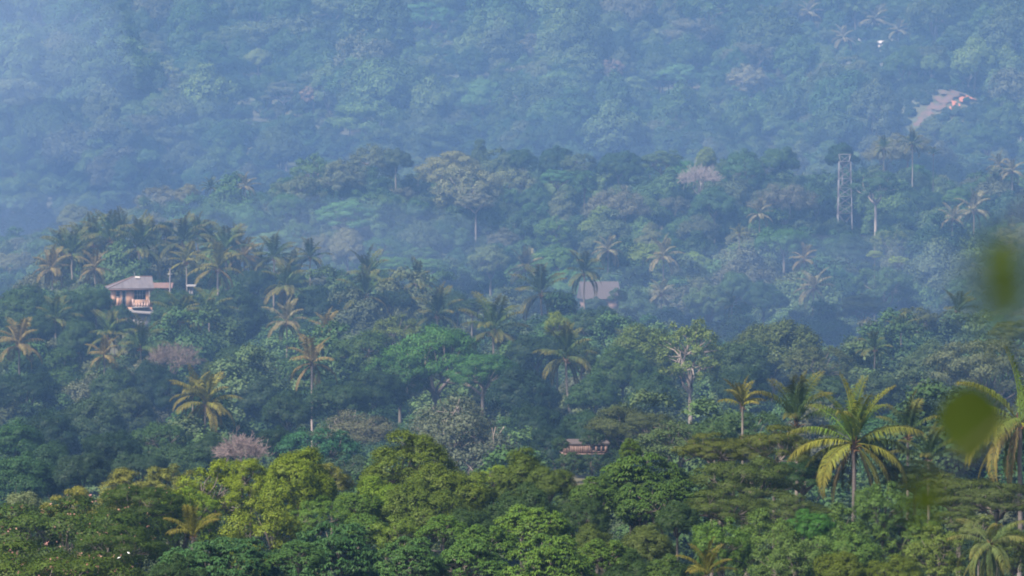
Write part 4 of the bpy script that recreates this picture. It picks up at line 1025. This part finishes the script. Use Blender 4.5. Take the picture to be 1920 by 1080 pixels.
# --- far slope: the few that stand out
for a in [
 (484, 92, 62, 'f', 'round', (.13, .15, .06), 'pale rounded tree standing out on the far left slope', dict(ref='the pale rounded far tree')),
 (532, 152, 84, 'f', 'umb', (.07, .075, .05), 'far tree with two pale diverging trunks', dict(bark=(0.372, 0.298, 0.279), ref='the two trunk far tree')),
 (588, 158, 52, 'f', 'loose', (.20, .13, .10), 'pinkish far tree right of the two trunk tree', {}),
 (318, 112, 60, 'f', 'loose', (.14, .15, .055), 'pale yellowish far tree on the left slope', {}),
 (622, 36, 42, 'f', 'tall', (.018, .035, .020), 'dark pointed far tree near the top left of centre', {}),
 (800, 4, 120, 'f', 'umb', (.055, .12, .05), 'wide green far crown at the top edge', {}),
 (280, 280, 50, 'f', 'round', (.07, .12, .055), 'pale small dome at the foot of the far slope', {}),
 (1268, 118, 100, 'f', 'umb', (.07, .13, .06), 'broad teal far tree right of centre', {}),
 (1140, 112, 54, 'f', 'loose', (.20, .13, .105), 'pink tinted far tree at upper centre', {}),
 (1160, 55, 56, 'f', 'round', (.018, .035, .020), 'dark round far tree at upper centre', {}),
 (905, 148, 80, 'f', 'round', (.07, .13, .05), 'light green far tree above the tiny pale house', {}),
 (1400, 120, 90, 'f', 'loose', (.15, .13, .085), 'tan far tree right of the broad teal one', {}),
]: T(a[0], a[1], a[2], a[3], a[4], a[5], a[6], **a[7])
n_hand = len(PLACED)
# ------------------------------------------------------------------ filling trees, each with a label found from its neighbours
TONE = [((.026, .050, .018), 'dark green'), ((.020, .042, .020), 'very dark green'), ((.042, .080, .024), 'green'), ((.056, .105, .030), 'bright green'), ((.072, .092, .030), 'olive'), ((.105, .110, .055), 'pale grey green'),
        ((.040, .090, .040), 'bluish green'), ((.100, .130, .030), 'yellow green'), ((.120, .105, .075), 'tan')]
SHAPE = {'round': 'round', 'tall': 'tall', 'loose': 'loose crowned', 'umb': 'flat topped', 'bush': 'bushy'}
used = set()
def rel(px, py, lx, ly):
    dx, dy = px - lx, py - ly
    a = math.degrees(math.atan2(-dy, dx)) % 360
    return ['right of', 'upper right of', 'above', 'upper left of', 'left of', 'lower left of', 'below', 'lower right of'][int(((a + 22.5) % 360) // 45)]
def auto_label(px, py, w, tone, ty, wm):
    size = 'small' if wm < 8.6 else 'large' if wm > 11.5 else 'medium'
    near = sorted(LAND, key=lambda l: (l[1] - px) ** 2 + (l[2] - py) ** 2)[:6]
    for i, l in enumerate(near):
        d = math.hypot(l[1] - px, l[2] - py)
        how = 'close ' if d < 60 else '' if d < 140 else 'well '
        r = rel(px, py, l[1], l[2])
        s = f'{size} {tone} {SHAPE[ty]} tree {how}{r} {l[0]}'
        if s not in used: used.add(s); return s
    for i, l in enumerate(near):
        for m in near:
            if m is l: continue
            s = f'{size} {tone} {SHAPE[ty]} tree {rel(px, py, l[1], l[2])} {l[0]}, {rel(px, py, m[1], m[2])} {m[0]}'
            if s not in used and len(s.split()) <= 16: used.add(s); return s
    return f'{tone} {SHAPE[ty]} tree left without a landmark'
def blocked(px, top, w, hpx, Y):
    for x0, x1, y0, y1, d in PROT:
        if Y < d - 2 and px + w * .46 > x0 and px - w * .46 < x1 and top < y1 and top + hpx > y0: return True
    return False
rf = random.Random(11)
NFILL = 0
MAXFILL = 300 - sum(1 for o in C.objects if o.get('category') == 'tree')
cand = []
Y = 378.0
while Y < 1175:
    x = -150 + rf.uniform(0, 60)
    while x < 2080:
        cand.append((x, Y + rf.uniform(-9, 9))); x += 7.2 / (K * Y) * rf.uniform(.8, 1.2)
    Y += 15
rf.shuffle(cand)
cand.sort(key=lambda c: -(math.floor(c[1] / 200)) * 0)
fills = []
for px, Y in cand:
    if len(fills) >= MAXFILL: break
    if px < -20 or px > 1940: continue
    wm = rf.uniform(7.2, 13.5); w = wm / (K * Y)
    X = at(px, 500, Y)[0]
    g = g1(X, Y)
    H = rf.uniform(10.5, 15.5) if Y < 800 else rf.uniform(11, 16.5)
    top = (YH + (ZC - (g + H)) / (K * Y))
    if top > 985: continue
    if blocked(px, top, w, w * .75, Y): continue
    bad = False
    for q in PLACED:
        dy = abs(q[1] - Y)
        if dy < 24 and math.hypot((q[0] - X) / (.62 * (q[2] + wm / 2)), dy / 17.) < 1: bad = True; break
    if bad: continue
    ty = rf.choices(['round', 'tall', 'loose', 'umb', 'bush'], [45, 12, 20, 11, 12])[0]
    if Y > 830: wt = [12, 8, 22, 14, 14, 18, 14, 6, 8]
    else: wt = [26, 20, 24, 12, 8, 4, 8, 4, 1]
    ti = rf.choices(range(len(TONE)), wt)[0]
    PLACED.append((X, Y, wm / 2, px, top))
    fills.append((px, top, w, Y, ty, ti, wm))
for px, top, w, Y, ty, ti, wm in fills:
    PLACED.pop(n_hand) if False else None
    col = tuple(c * rf.uniform(.88, 1.15) for c in TONE[ti][0])
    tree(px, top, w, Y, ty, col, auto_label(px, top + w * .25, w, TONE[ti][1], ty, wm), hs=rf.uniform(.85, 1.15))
print('FILL', len(fills), 'HAND', n_hand, 'CAND', len(cand))
# ------------------------------------------------------------------ stuff: undergrowth and the far forest (geometry nodes on points)
def joined_proto(ty, lod, v, mat, trunk, name):
    Pp = proto(ty, lod, v)
    cv = np.array([0.0] * (len(Pp['crown'].vertices) * 3), np.float32); Pp['crown'].vertices.foreach_get('co', cv); cv = cv.reshape(-1, 3)
    cq = np.arange(len(cv)).reshape(-1, 4)
    lift = -Pp['root'] + trunk if trunk else -Pp['bot'] * .8
    if trunk:
        lv = np.zeros(len(Pp['limbs'].vertices) * 3, np.float32); Pp['limbs'].vertices.foreach_get('co', lv); lv = lv.reshape(-1, 3)
        lq = np.zeros(len(Pp['limbs'].polygons) * 4, np.int32); Pp['limbs'].loops.foreach_get('vertex_index', lq); lq = lq.reshape(-1, 4)
        tv, tq = tubes([([(0, 0, Pp['root'] + .2), (.2, .1, Pp['root'] - trunk * .5), (0, 0, Pp['root'] - trunk - 4)], [.24, .26, .3])], 6)
        V = np.concatenate([cv, lv, tv]); Q = np.concatenate([cq, lq + len(cv), tq + len(cv) + len(lv)])
    else: V, Q = cv, cq
    V = V + np.array([0, 0, lift])
    me = mesh_np(name, V, Q, mat)
    vn = np.zeros((len(V), 3)); vn[:len(cv)] = Pp['vn']; me.polygons.foreach_set('use_smooth', np.ones(len(Q), bool)); soften(me, vn)
    if trunk:
        me.materials.append(M['bark'])
        mi = np.zeros(len(Q), np.int32); mi[len(cq):] = 1; me.polygons.foreach_set('material_index', mi)
    return me
def scatter(name, pts, scales, protos, label_kind='stuff', zs=(1, 1)):
    col = bpy.data.collections.new(name + '_kinds')
    for i, me in enumerate(protos):
        o = bpy.data.objects.new(f'{name}_kind_{i}', me); o.color = (.12, .10, .09, 1); col.objects.link(o)
    me = bpy.data.meshes.new(name)
    me.vertices.add(len(pts)); me.vertices.foreach_set('co', np.ascontiguousarray(pts, np.float32).ravel())
    a = me.attributes.new('size', 'FLOAT', 'POINT'); a.data.foreach_set('value', np.ascontiguousarray(scales, np.float32)); me.update()
    ob = link(name, me, color=(.11, .095, .085)); ob['kind'] = 'stuff'
    ng = bpy.data.node_groups.new(name, 'GeometryNodeTree')
    ng.interface.new_socket('Geometry', in_out='INPUT', socket_type='NodeSocketGeometry'); ng.interface.new_socket('Geometry', in_out='OUTPUT', socket_type='NodeSocketGeometry')
    N, L = ng.nodes.new, ng.links.new
    gi, go = N('NodeGroupInput'), N('NodeGroupOutput')
    ci = N('GeometryNodeCollectionInfo'); ci.inputs['Collection'].default_value = col; ci.inputs['Separate Children'].default_value = True; ci.inputs['Reset Children'].default_value = True
    ip = N('GeometryNodeInstanceOnPoints'); ip.inputs['Pick Instance'].default_value = True
    at_ = N('GeometryNodeInputNamedAttribute'); at_.data_type = 'FLOAT'; at_.inputs['Name'].default_value = 'size'
    rv = N('FunctionNodeRandomValue'); rv.data_type = 'FLOAT_VECTOR'; rv.inputs[0].default_value = (-.05, -.05, 0); rv.inputs[1].default_value = (.05, .05, 6.283)
    rz = N('FunctionNodeRandomValue'); rz.data_type = 'FLOAT'; rz.inputs[2].default_value = zs[0]; rz.inputs[3].default_value = zs[1]; rz.inputs['Seed'].default_value = 5
    cx = N('ShaderNodeCombineXYZ'); cx.inputs[0].default_value = 1; cx.inputs[1].default_value = 1
    vm = N('ShaderNodeVectorMath'); vm.operation = 'SCALE'
    L(gi.outputs[0], ip.inputs['Points']); L(ci.outputs[0], ip.inputs['Instance']); L(rv.outputs[0], ip.inputs['Rotation'])
    L(rz.outputs[1], cx.inputs[2]); L(cx.outputs[0], vm.inputs[0]); L(at_.outputs[0], vm.inputs['Scale']); L(vm.outputs[0], ip.inputs['Scale'])
    L(ip.outputs[0], go.inputs[0])
    md = ob.modifiers.new('scatter', 'NODES'); md.node_group = ng
    return ob
rs = np.random.default_rng(5)
def field(y0, y1, sx, sy, margin=160):
    out = []
    y = y0
    while y < y1:
        hw = (960 + margin) * K * y
        n = int(2 * hw / sx); x = -hw + (np.arange(n) + rs.uniform(-.45, .45, n)) * sx
        out.append(np.stack([x, y + rs.uniform(-.5, .5, n) * sy], -1)); y += sy
    return np.concatenate(out)
def prot_mask(xy, top, halfw, ymax):
    px = 960 + xy[:, 0] / (K * xy[:, 1]); ok = np.ones(len(xy), bool)
    wpx = halfw / (K * xy[:, 1]); tp = YH + (ZC - top) / (K * xy[:, 1])
    for x0, x1, y0, y1, d in PROT:
        if ymax and y0 > ymax: continue
        ok &= ~((xy[:, 1] < d - 2) & (px + wpx * .8 > x0) & (px - wpx * .8 < x1) & (tp < y1))
    return ok
# undergrowth over all the ground between the trees
xy = field(150, 1250, 5.2, 6.5, 620)
xy = xy[(xy[:, 1] > 150)]
sc = rs.uniform(.34, .78, len(xy)); z = ground(xy[:, 0], xy[:, 1])
ok = prot_mask(xy, z + sc * 8.5, sc * 5, 0)
hq = np.array(hp[:2]); d = np.abs(xy - (hq + np.array([1.5, 3]))); ok &= ~((d[:, 0] < 7) & (d[:, 1] < 6.5))
xy, sc, z = xy[ok], sc[ok], z[ok]
nearm = xy[:, 1] < 370
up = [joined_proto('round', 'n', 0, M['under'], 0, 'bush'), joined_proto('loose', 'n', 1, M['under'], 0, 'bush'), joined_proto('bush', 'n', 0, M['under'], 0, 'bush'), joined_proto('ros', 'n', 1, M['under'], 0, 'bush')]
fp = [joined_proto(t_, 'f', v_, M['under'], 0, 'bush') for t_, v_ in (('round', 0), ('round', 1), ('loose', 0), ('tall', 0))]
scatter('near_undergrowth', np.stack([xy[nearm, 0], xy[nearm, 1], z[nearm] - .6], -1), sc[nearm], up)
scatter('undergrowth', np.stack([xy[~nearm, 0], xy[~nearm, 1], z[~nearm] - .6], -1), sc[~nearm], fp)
# wood between the single trees, where there are more than can be told apart
xy = np.concatenate([field(385, 800, 8.0, 13.0, 620), field(800, 1260, 9.0, 17.0, 520)])
sc = np.where(xy[:, 1] < 800, rs.uniform(.7, 1.15, len(xy)), rs.uniform(.62, 1.05, len(xy))); z = ground(xy[:, 0], xy[:, 1])
ok = prot_mask(xy, z + sc * 12.5, sc * 5, 0)
d = np.abs(xy - (hq + np.array([1.5, 3]))); ok &= ~((d[:, 0] < 12) & (d[:, 1] < 11))
xy, sc, z = xy[ok], sc[ok], z[ok]
ex, es = [], []                               # wood close round the palms, so that their heads rise from the canopy
for px, py, w, Y in PALMS:
    for dx, dy in ((-.30, -7), (.28, -8), (0, -11), (-.55, 5), (.5, 6), (.05, 8)):
        yy = Y + dy + rs.uniform(-2, 2); p = at(px + dx * w + rs.uniform(-4, 4), py + w * rs.uniform(.30, .42), yy)
        g_ = g1(p[0], yy); k = (p[2] - g_) / 12.8
        if .45 < k < 2.2 and Y < 1100: ex.append((p[0], yy, g_)); es.append(min(k, 1.5))
ex = np.array(ex); es = np.array(es)
ok = prot_mask(ex[:, :2], ex[:, 2] + es * 12.5, es * 5.6, 0)
ok &= ~((np.abs(ex[:, 0] - hq[0] - 1.5) < 12) & (np.abs(ex[:, 1] - hq[1] - 3) < 11))
xy = np.concatenate([xy, ex[ok][:, :2]]); sc = np.concatenate([sc, es[ok]]); z = np.concatenate([z, ex[ok][:, 2]])
wp_ = [joined_proto(t_, 'f', v_, M['forest'], 3.0, 'tree') for t_, v_ in (('round', 0), ('round', 1), ('round', 2), ('loose', 0), ('loose', 1), ('tall', 0))]
scatter('ridge_wood', np.stack([xy[:, 0], xy[:, 1], z - .4], -1), sc, wp_, zs=(.85, 1.15))
# low wood filling the near wood below the single trees
xy = field(178, 365, 7.0, 9.0, 800)
sc = rs.uniform(.55, .85, len(xy)); z = ground(xy[:, 0], xy[:, 1])
ok = prot_mask(xy, z + sc * 8.5 + 1.5, sc * 5, 915)
xy, sc, z = xy[ok], sc[ok], z[ok]
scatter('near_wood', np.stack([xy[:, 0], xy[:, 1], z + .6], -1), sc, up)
# far forest
xy = field(1265, 2330, 9.0, 13.0, 460)
sc = np.clip(rs.lognormal(-.02, .40, len(xy)) * (1 + .38 * np.sin(xy[:, 0] * .045 + 2 * np.sin(xy[:, 1] * .017)) * np.sin(xy[:, 1] * .031 + xy[:, 0] * .02)), .45, 2.5); z = ground(xy[:, 0], xy[:, 1])
sc = np.where(xy[:, 1] < 1400, np.minimum(sc, 1.15), sc)
top = z + sc * 15.5
ok = prot_mask(xy, top, sc * 5, 0)
q = at(1748, 180, 1560)[0]
ok &= ~((np.abs(xy[:, 0] - q - 1) < 23) & (xy[:, 1] > 1470) & (xy[:, 1] < 1572))
small = ~ok & ~burnt_in(960 + xy[:, 0] / (K * xy[:, 1]), (xy[:, 1] - 1528) / 36, .5); sc[small] = np.where(np.abs(xy[small, 0] - q) < 40, rs.uniform(.25, .4, small.sum()), rs.uniform(.4, .62, small.sum())); ok |= small
xy, sc, z = xy[ok], sc[ok], z[ok]
ffp = [joined_proto(t_, 'f', v_, M['forest'], 4.0, 'tree') for t_, v_ in (('round', 0), ('round', 1), ('round', 2), ('round', 3), ('umb', 0), ('umb', 1), ('loose', 0), ('loose', 1), ('tall', 0), ('tall', 1))]
scatter('far_forest', np.stack([xy[:, 0], xy[:, 1], z - .4], -1), sc, ffp, zs=(.85, 1.2))
# low scrub round the bare slope
a_, b_ = np.meshgrid(np.arange(q - 34, q + 36, 2.6), np.arange(1522, 1600, 3.0))
xy = np.stack([a_.ravel(), b_.ravel()], -1) + rs.uniform(-1.2, 1.2, (a_.size, 2))
pxs = 960 + xy[:, 0] / (K * xy[:, 1]); ok = ~burnt_in(pxs, (xy[:, 1] - 1528) / 36, .9)
ok &= ~((pxs > 1778) & (pxs < 1832) & (np.abs((xy[:, 1] - 1528) / 36 - (.80 + (pxs - 1803) * .009)) < .2))
xy = xy[ok]; sc = rs.uniform(.16, .42, len(xy))
scatter('scrub', np.stack([xy[:, 0], xy[:, 1], ground(xy[:, 0], xy[:, 1]) - .3], -1), sc, fp)
# low scrub round the small far houses
xs_ = []
for px, py, Yh, wp, _ in FARH:
    a_, b_ = np.meshgrid(np.arange(-24, 24, 3.0), np.arange(-75, 45, 4.0))
    xs_.append(np.stack([a_.ravel() + at(px, py, Yh)[0], b_.ravel() + Yh], -1) + rs.uniform(-1.4, 1.4, (a_.size, 2)))
xy = np.concatenate(xs_); sc = rs.uniform(.18, .42, len(xy)); z = ground(xy[:, 0], xy[:, 1])
ok = prot_mask(xy, z + sc * 8.5, sc * 5, 0); xy, sc, z = xy[ok], sc[ok], z[ok]
scatter('far_scrub', np.stack([xy[:, 0], xy[:, 1], z - .3], -1), sc, fp)
# ------------------------------------------------------------------ two white birds in the near left trees
M['feather'] = plain_mat('white_feathers', (.8, .8, .8), .8)
def bird(px, py, Y, rot, label):
    p = at(px, py, Y)
    s = np.linspace(0, 1, 12)
    pts = np.stack([-.30 + .62 * s, 0 * s, .02 + .20 * s + .16 * np.clip(s - .62, 0, 1) ** 1.2], -1)
    rad = np.interp(s, [0, .1, .3, .5, .62, .74, .82, .9, 1], [.012, .035, .085, .10, .075, .045, .052, .045, .006])
    v, q = tubes([(pts, rad)], 10)
    e = link('bird', mesh_np('bird', v, q, M['feather'], smooth_=True), None, tuple(p), (0, 0, rot), (.3,) * 3); tag(e, label, 'bird', 'white birds on the blossoming tree')
    for sd in (-1, 1):
        wv = np.array([(.12, .07 * sd, .19), (.0, .105 * sd, .20), (-.22, .05 * sd, .10), (-.05, .10 * sd, .09), (.12, .07 * sd, .20), (.0, .115 * sd, .21), (-.22, .06 * sd, .11), (-.05, .115 * sd, .10)])
        wq = np.array([(0, 1, 2, 3), (4, 7, 6, 5), (0, 4, 5, 1), (1, 5, 6, 2), (2, 6, 7, 3), (3, 7, 4, 0)])
        link('wing', mesh_np('wing', wv, wq, M['feather']), e)
        lv, lq = tubes([([(.02, .03 * sd, .09), (.03, .03 * sd, -.06), (.02, .03 * sd, -.16)], [.012, .008, .008])], 5)
        link('leg', mesh_np('leg', lv, lq, M['wire']), e)
    bv, bq = tubes([([(.32, 0, .285), (.40, 0, .27)], [.016, .003])], 5); link('beak', mesh_np('beak', bv, bq, M['fibre']), e)
bird(223, 1047, 224, .4, 'white bird perched lower on the blossoming tree, left of its mate')
bird(241, 1038, 226, 2.5, 'white bird perched higher on the blossoming tree, right of its mate')
# ------------------------------------------------------------------ the sapling beside the camera whose leaves hang blurred into the view
M['nearleaf'] = plain_mat('broad_leaf', (.030, .052, .0006), .8, (60, .5, (.024, .045, .0006)))
def near_leaf(p, L_, W_, tilt, roll, yaw):
    n = 9; s = np.linspace(0, 1, n)
    prof = np.sin(PI * np.clip(s, 0.02, .985) ** .8) ** .8
    V, Q = [], []
    for k, th in ((0, .0004), (1, -.0004)):
        for i in range(n):
            for j in range(5):
                f = (j - 2) / 2
                V.append((f * W_ / 2 * prof[i], .02 * W_ * abs(f) + th - .12 * L_ * s[i] ** 2, -L_ * s[i]))
        o = k * n * 5
        for i in range(n - 1):
            for j in range(4):
                a = o + i * 5 + j; Q.append((a, a + 1, a + 6, a + 5) if k else (a, a + 5, a + 6, a + 1))
    return mesh_np('leaf', np.array(V), np.array(Q), M['nearleaf'], smooth_=True)
sx0, sy0 = .66, 3.3
sg = g1(sx0, sy0)
sap = link('sapling', None, None, (sx0, sy0, sg)); tag(sap, 'broad leaved sapling close to the camera, leaves blurred olive at right', 'sapling')
v, q = tubes([([(0, 0, -.1), (.03, 0, .8), (-.02, .02, 1.8), (0, 0, ZC - sg + .5)], [.024, .020, .017, .012])], 8)
link('stem', mesh_np('stem', v, q, M['bark'], smooth_=True), sap, color=DARKBARK)
def rp_(px, py, Y): return at(px, py, Y) - np.array([sx0, sy0, sg])
NL = [(1822, 726, 5.8, .100, .092, .1, .2), (1882, 430, 2.3, .034, .024, .2, -.3), (1888, 530, 2.6, .026, .020, -.1, .3), (1742, 895, 3.0, .034, .028, .3, .1), (1888, 450, 1.5, .036, .030, .1, .5), (1724, 925, 2.9, .018, .016, 0, .4)]
tw = [np.array([0, 0, ZC - sg + .3]), rp_(2030, 300, 3.2), rp_(1975, 360, 2.7), rp_(1915, 415, 2.4), rp_(1898, 520, 2.65), rp_(1872, 640, 4.4), rp_(1838, 722, 5.9)]
tw2 = [np.array([0, 0, ZC - sg - .2]), rp_(2050, 640, 3.2), rp_(1930, 760, 3.1), rp_(1820, 850, 3.05), rp_(1752, 893, 3.02)]
link('twig', mesh_np('twig', *tubes([(tw, np.linspace(.0026, .0008, len(tw))), (tw2, np.linspace(.0022, .0006, len(tw2)))], 5), M['bark'], smooth_=True), sap, color=DARKBARK)
for px, py, Y, L_, W_, tl, yw in NL:
    o = link('leaf', near_leaf(None, L_, W_, 0, 0, 0), sap, tuple(rp_(px, py, Y)), (tl * .5, tl * .6, yw))
# leafy top added unseen above the frame to shade the hanging leaves
rl_ = np.random.default_rng(8)
n_ = 420
c_ = np.stack([rl_.uniform(-1.1, 1.0, n_), rl_.uniform(2.4, 5.6, n_), rl_.uniform(.38, .95, n_)], -1) + np.array([0, 0, ZC]) - np.array([sx0, sy0, sg])
lv_, lq_ = leaves(c_, norm(rl_.normal(0, .35, (n_, 3)) + np.array([0, -.2, .8])), rdirs(rl_, n_), rl_.uniform(.09, .15, n_), rl_.uniform(.07, .11, n_))
link('foliage', mesh_np('foliage', lv_, lq_, M['nearleaf']), sap)  # added out-of-view leaves that keep sun off the blurred ones
bp_ = [bend([0, 0, ZC - sg + .48], c_[i], .012, .003, rl_, 5, .03) for i in range(0, n_, 20)]
link('branches', mesh_np('branches', *tubes(bp_, 5), M['bark'], smooth_=True), sap, color=DARKBARK)  # added branches carrying the unseen shading leaves
# ------------------------------------------------------------------ air: the haze box and banks of valley mist
def vol_mat(name, col, dens, aniso=0.0):
    m, nt, N, L = new_mat(name)
    out = N('ShaderNodeOutputMaterial'); v = N('ShaderNodeVolumePrincipled')
    v.inputs['Color'].default_value = (*col, 1); v.inputs['Density'].default_value = dens; v.inputs['Anisotropy'].default_value = aniso
    L(v.outputs[0], out.inputs['Volume']); return m
zmin = float(gz.min()) - 1.5
hz_v = []; hz_q = []
box(hz_v, hz_q, -1560, 1560, -860, 2990, zmin - 1, float(gz.max()) + 40)
HAZE = ((.23, .465, .89), 1.15e-4)
hz_o = link('haze', mesh_np('haze', np.array(hz_v, float), np.array(hz_q), vol_mat('haze', *HAZE))); hz_o['kind'] = 'stuff'
hz_o.display_type = 'WIRE'
def ball(name, px, py, Y, rx, ry, rz, mat):
    p = at(px, py, Y)
    a = np.linspace(0, PI, 17); b = np.arange(32) * 2 * PI / 32
    V = np.stack([np.outer(np.sin(a), np.cos(b)) * rx + p[0], np.outer(np.sin(a), np.sin(b)) * ry + Y, np.outer(np.cos(a), np.ones(32)) * rz + p[2]], -1).reshape(-1, 3)
    Q = np.array([[i * 32 + j, (i + 1) * 32 + j, (i + 1) * 32 + (j + 1) % 32, i * 32 + (j + 1) % 32] for i in range(16) for j in range(32)])
    o = link(name, mesh_np(name, V, Q, mat, smooth_=True)); o['kind'] = 'stuff'; o.display_type = 'WIRE'
MM = {}
def mist_mat(d):
    if d not in MM: MM[d] = vol_mat('mist', (.26, .47, .89) if d < 6e-4 else (.36, .56, .92) if d == 7e-4 else (.50, .64, .92), d)
    return MM[d]
for a in MISTS if 'MISTS' in globals() else [(960, 520, 600, 300, 250, 62, 2.2e-4), (-140, 230, 1230, 62, 70, 80, 1.5e-3), (330, 475, 855, 72, 42, 13, .8e-3), (1450, 600, 770, 60, 40, 11, 1.0e-3), (960, 215, 1236, 320, 42, 66, 7e-4), (960, 470, 900, 330, 520, 52, .6e-4), (960, 180, 1700, 420, 560, 95, .6e-4), (-60, 270, 1270, 75, 60, 34), (160, 310, 1280, 90, 50, 22), (700, 300, 1270, 110, 50, 16), (1250, 300, 1275, 130, 50, 15), (1560, 560, 780, 40, 40, 12), (620, 480, 850, 36, 40, 12)]:
    ball('mist', *a[:6], mist_mat(a[6] if len(a) > 6 else 1.0e-3))
# ------------------------------------------------------------------ light, sky, camera
SUN_EL, SUN_AZ = 50.0, 224.0        # azimuth from +Y, clockwise: to the left, a little behind the camera
SUN, SKY, EXPO = 4.3, .075, 1.5
w = bpy.data.worlds.new('World'); S.world = w; w.use_nodes = True
nt = w.node_tree; nt.nodes.clear()
bg = nt.nodes.new('ShaderNodeBackground'); sk = nt.nodes.new('ShaderNodeTexSky'); wo = nt.nodes.new('ShaderNodeOutputWorld')
sk.sky_type = 'NISHITA'; sk.sun_disc = False; sk.sun_elevation = math.radians(SUN_EL); sk.sun_rotation = math.radians(SUN_AZ)
sk.dust_density = 3.5; sk.altitude = 80
bg.inputs['Strength'].default_value = SKY
nt.links.new(sk.outputs[0], bg.inputs[0]); nt.links.new(bg.outputs[0], wo.inputs[0])
ld = bpy.data.lights.new('sun', 'SUN'); ld.energy = SUN; ld.angle = math.radians(9); ld.color = (1, .92, .79)
so = bpy.data.objects.new('sun', ld); C.objects.link(so)
az, el = math.radians(SUN_AZ), math.radians(SUN_EL)
sd = Vector((math.sin(az) * math.cos(el), math.cos(az) * math.cos(el), math.sin(el)))     # towards the sun
so.rotation_euler = sd.to_track_quat('Z', 'Y').to_euler(); so.location = sd * 500
cd = bpy.data.cameras.new('camera'); cam = bpy.data.objects.new('camera', cd); C.objects.link(cam)
cd.lens = LENS; cd.sensor_width = 36; cd.clip_start = .1; cd.clip_end = 8000
cam.location = (0, 0, ZC); cam.rotation_euler = (PI / 2 - PITCH, 0, 0)
cd.dof.use_dof = True; cd.dof.focus_distance = 520; cd.dof.aperture_fstop = 5.6
S.camera = cam
S.cycles.filter_width = 1.9
S.view_settings.view_transform = 'Standard'; S.view_settings.look = 'None'; S.view_settings.exposure = EXPO; S.view_settings.gamma = 1
cy = S.cycles
cy.max_bounces = 5; cy.diffuse_bounces = 2; cy.glossy_bounces = 1; cy.transmission_bounces = 2; cy.volume_bounces = 1; cy.transparent_max_bounces = 4
cy.use_denoising = True; cy.denoising_input_passes = "RGB_ALBEDO_NORMAL"
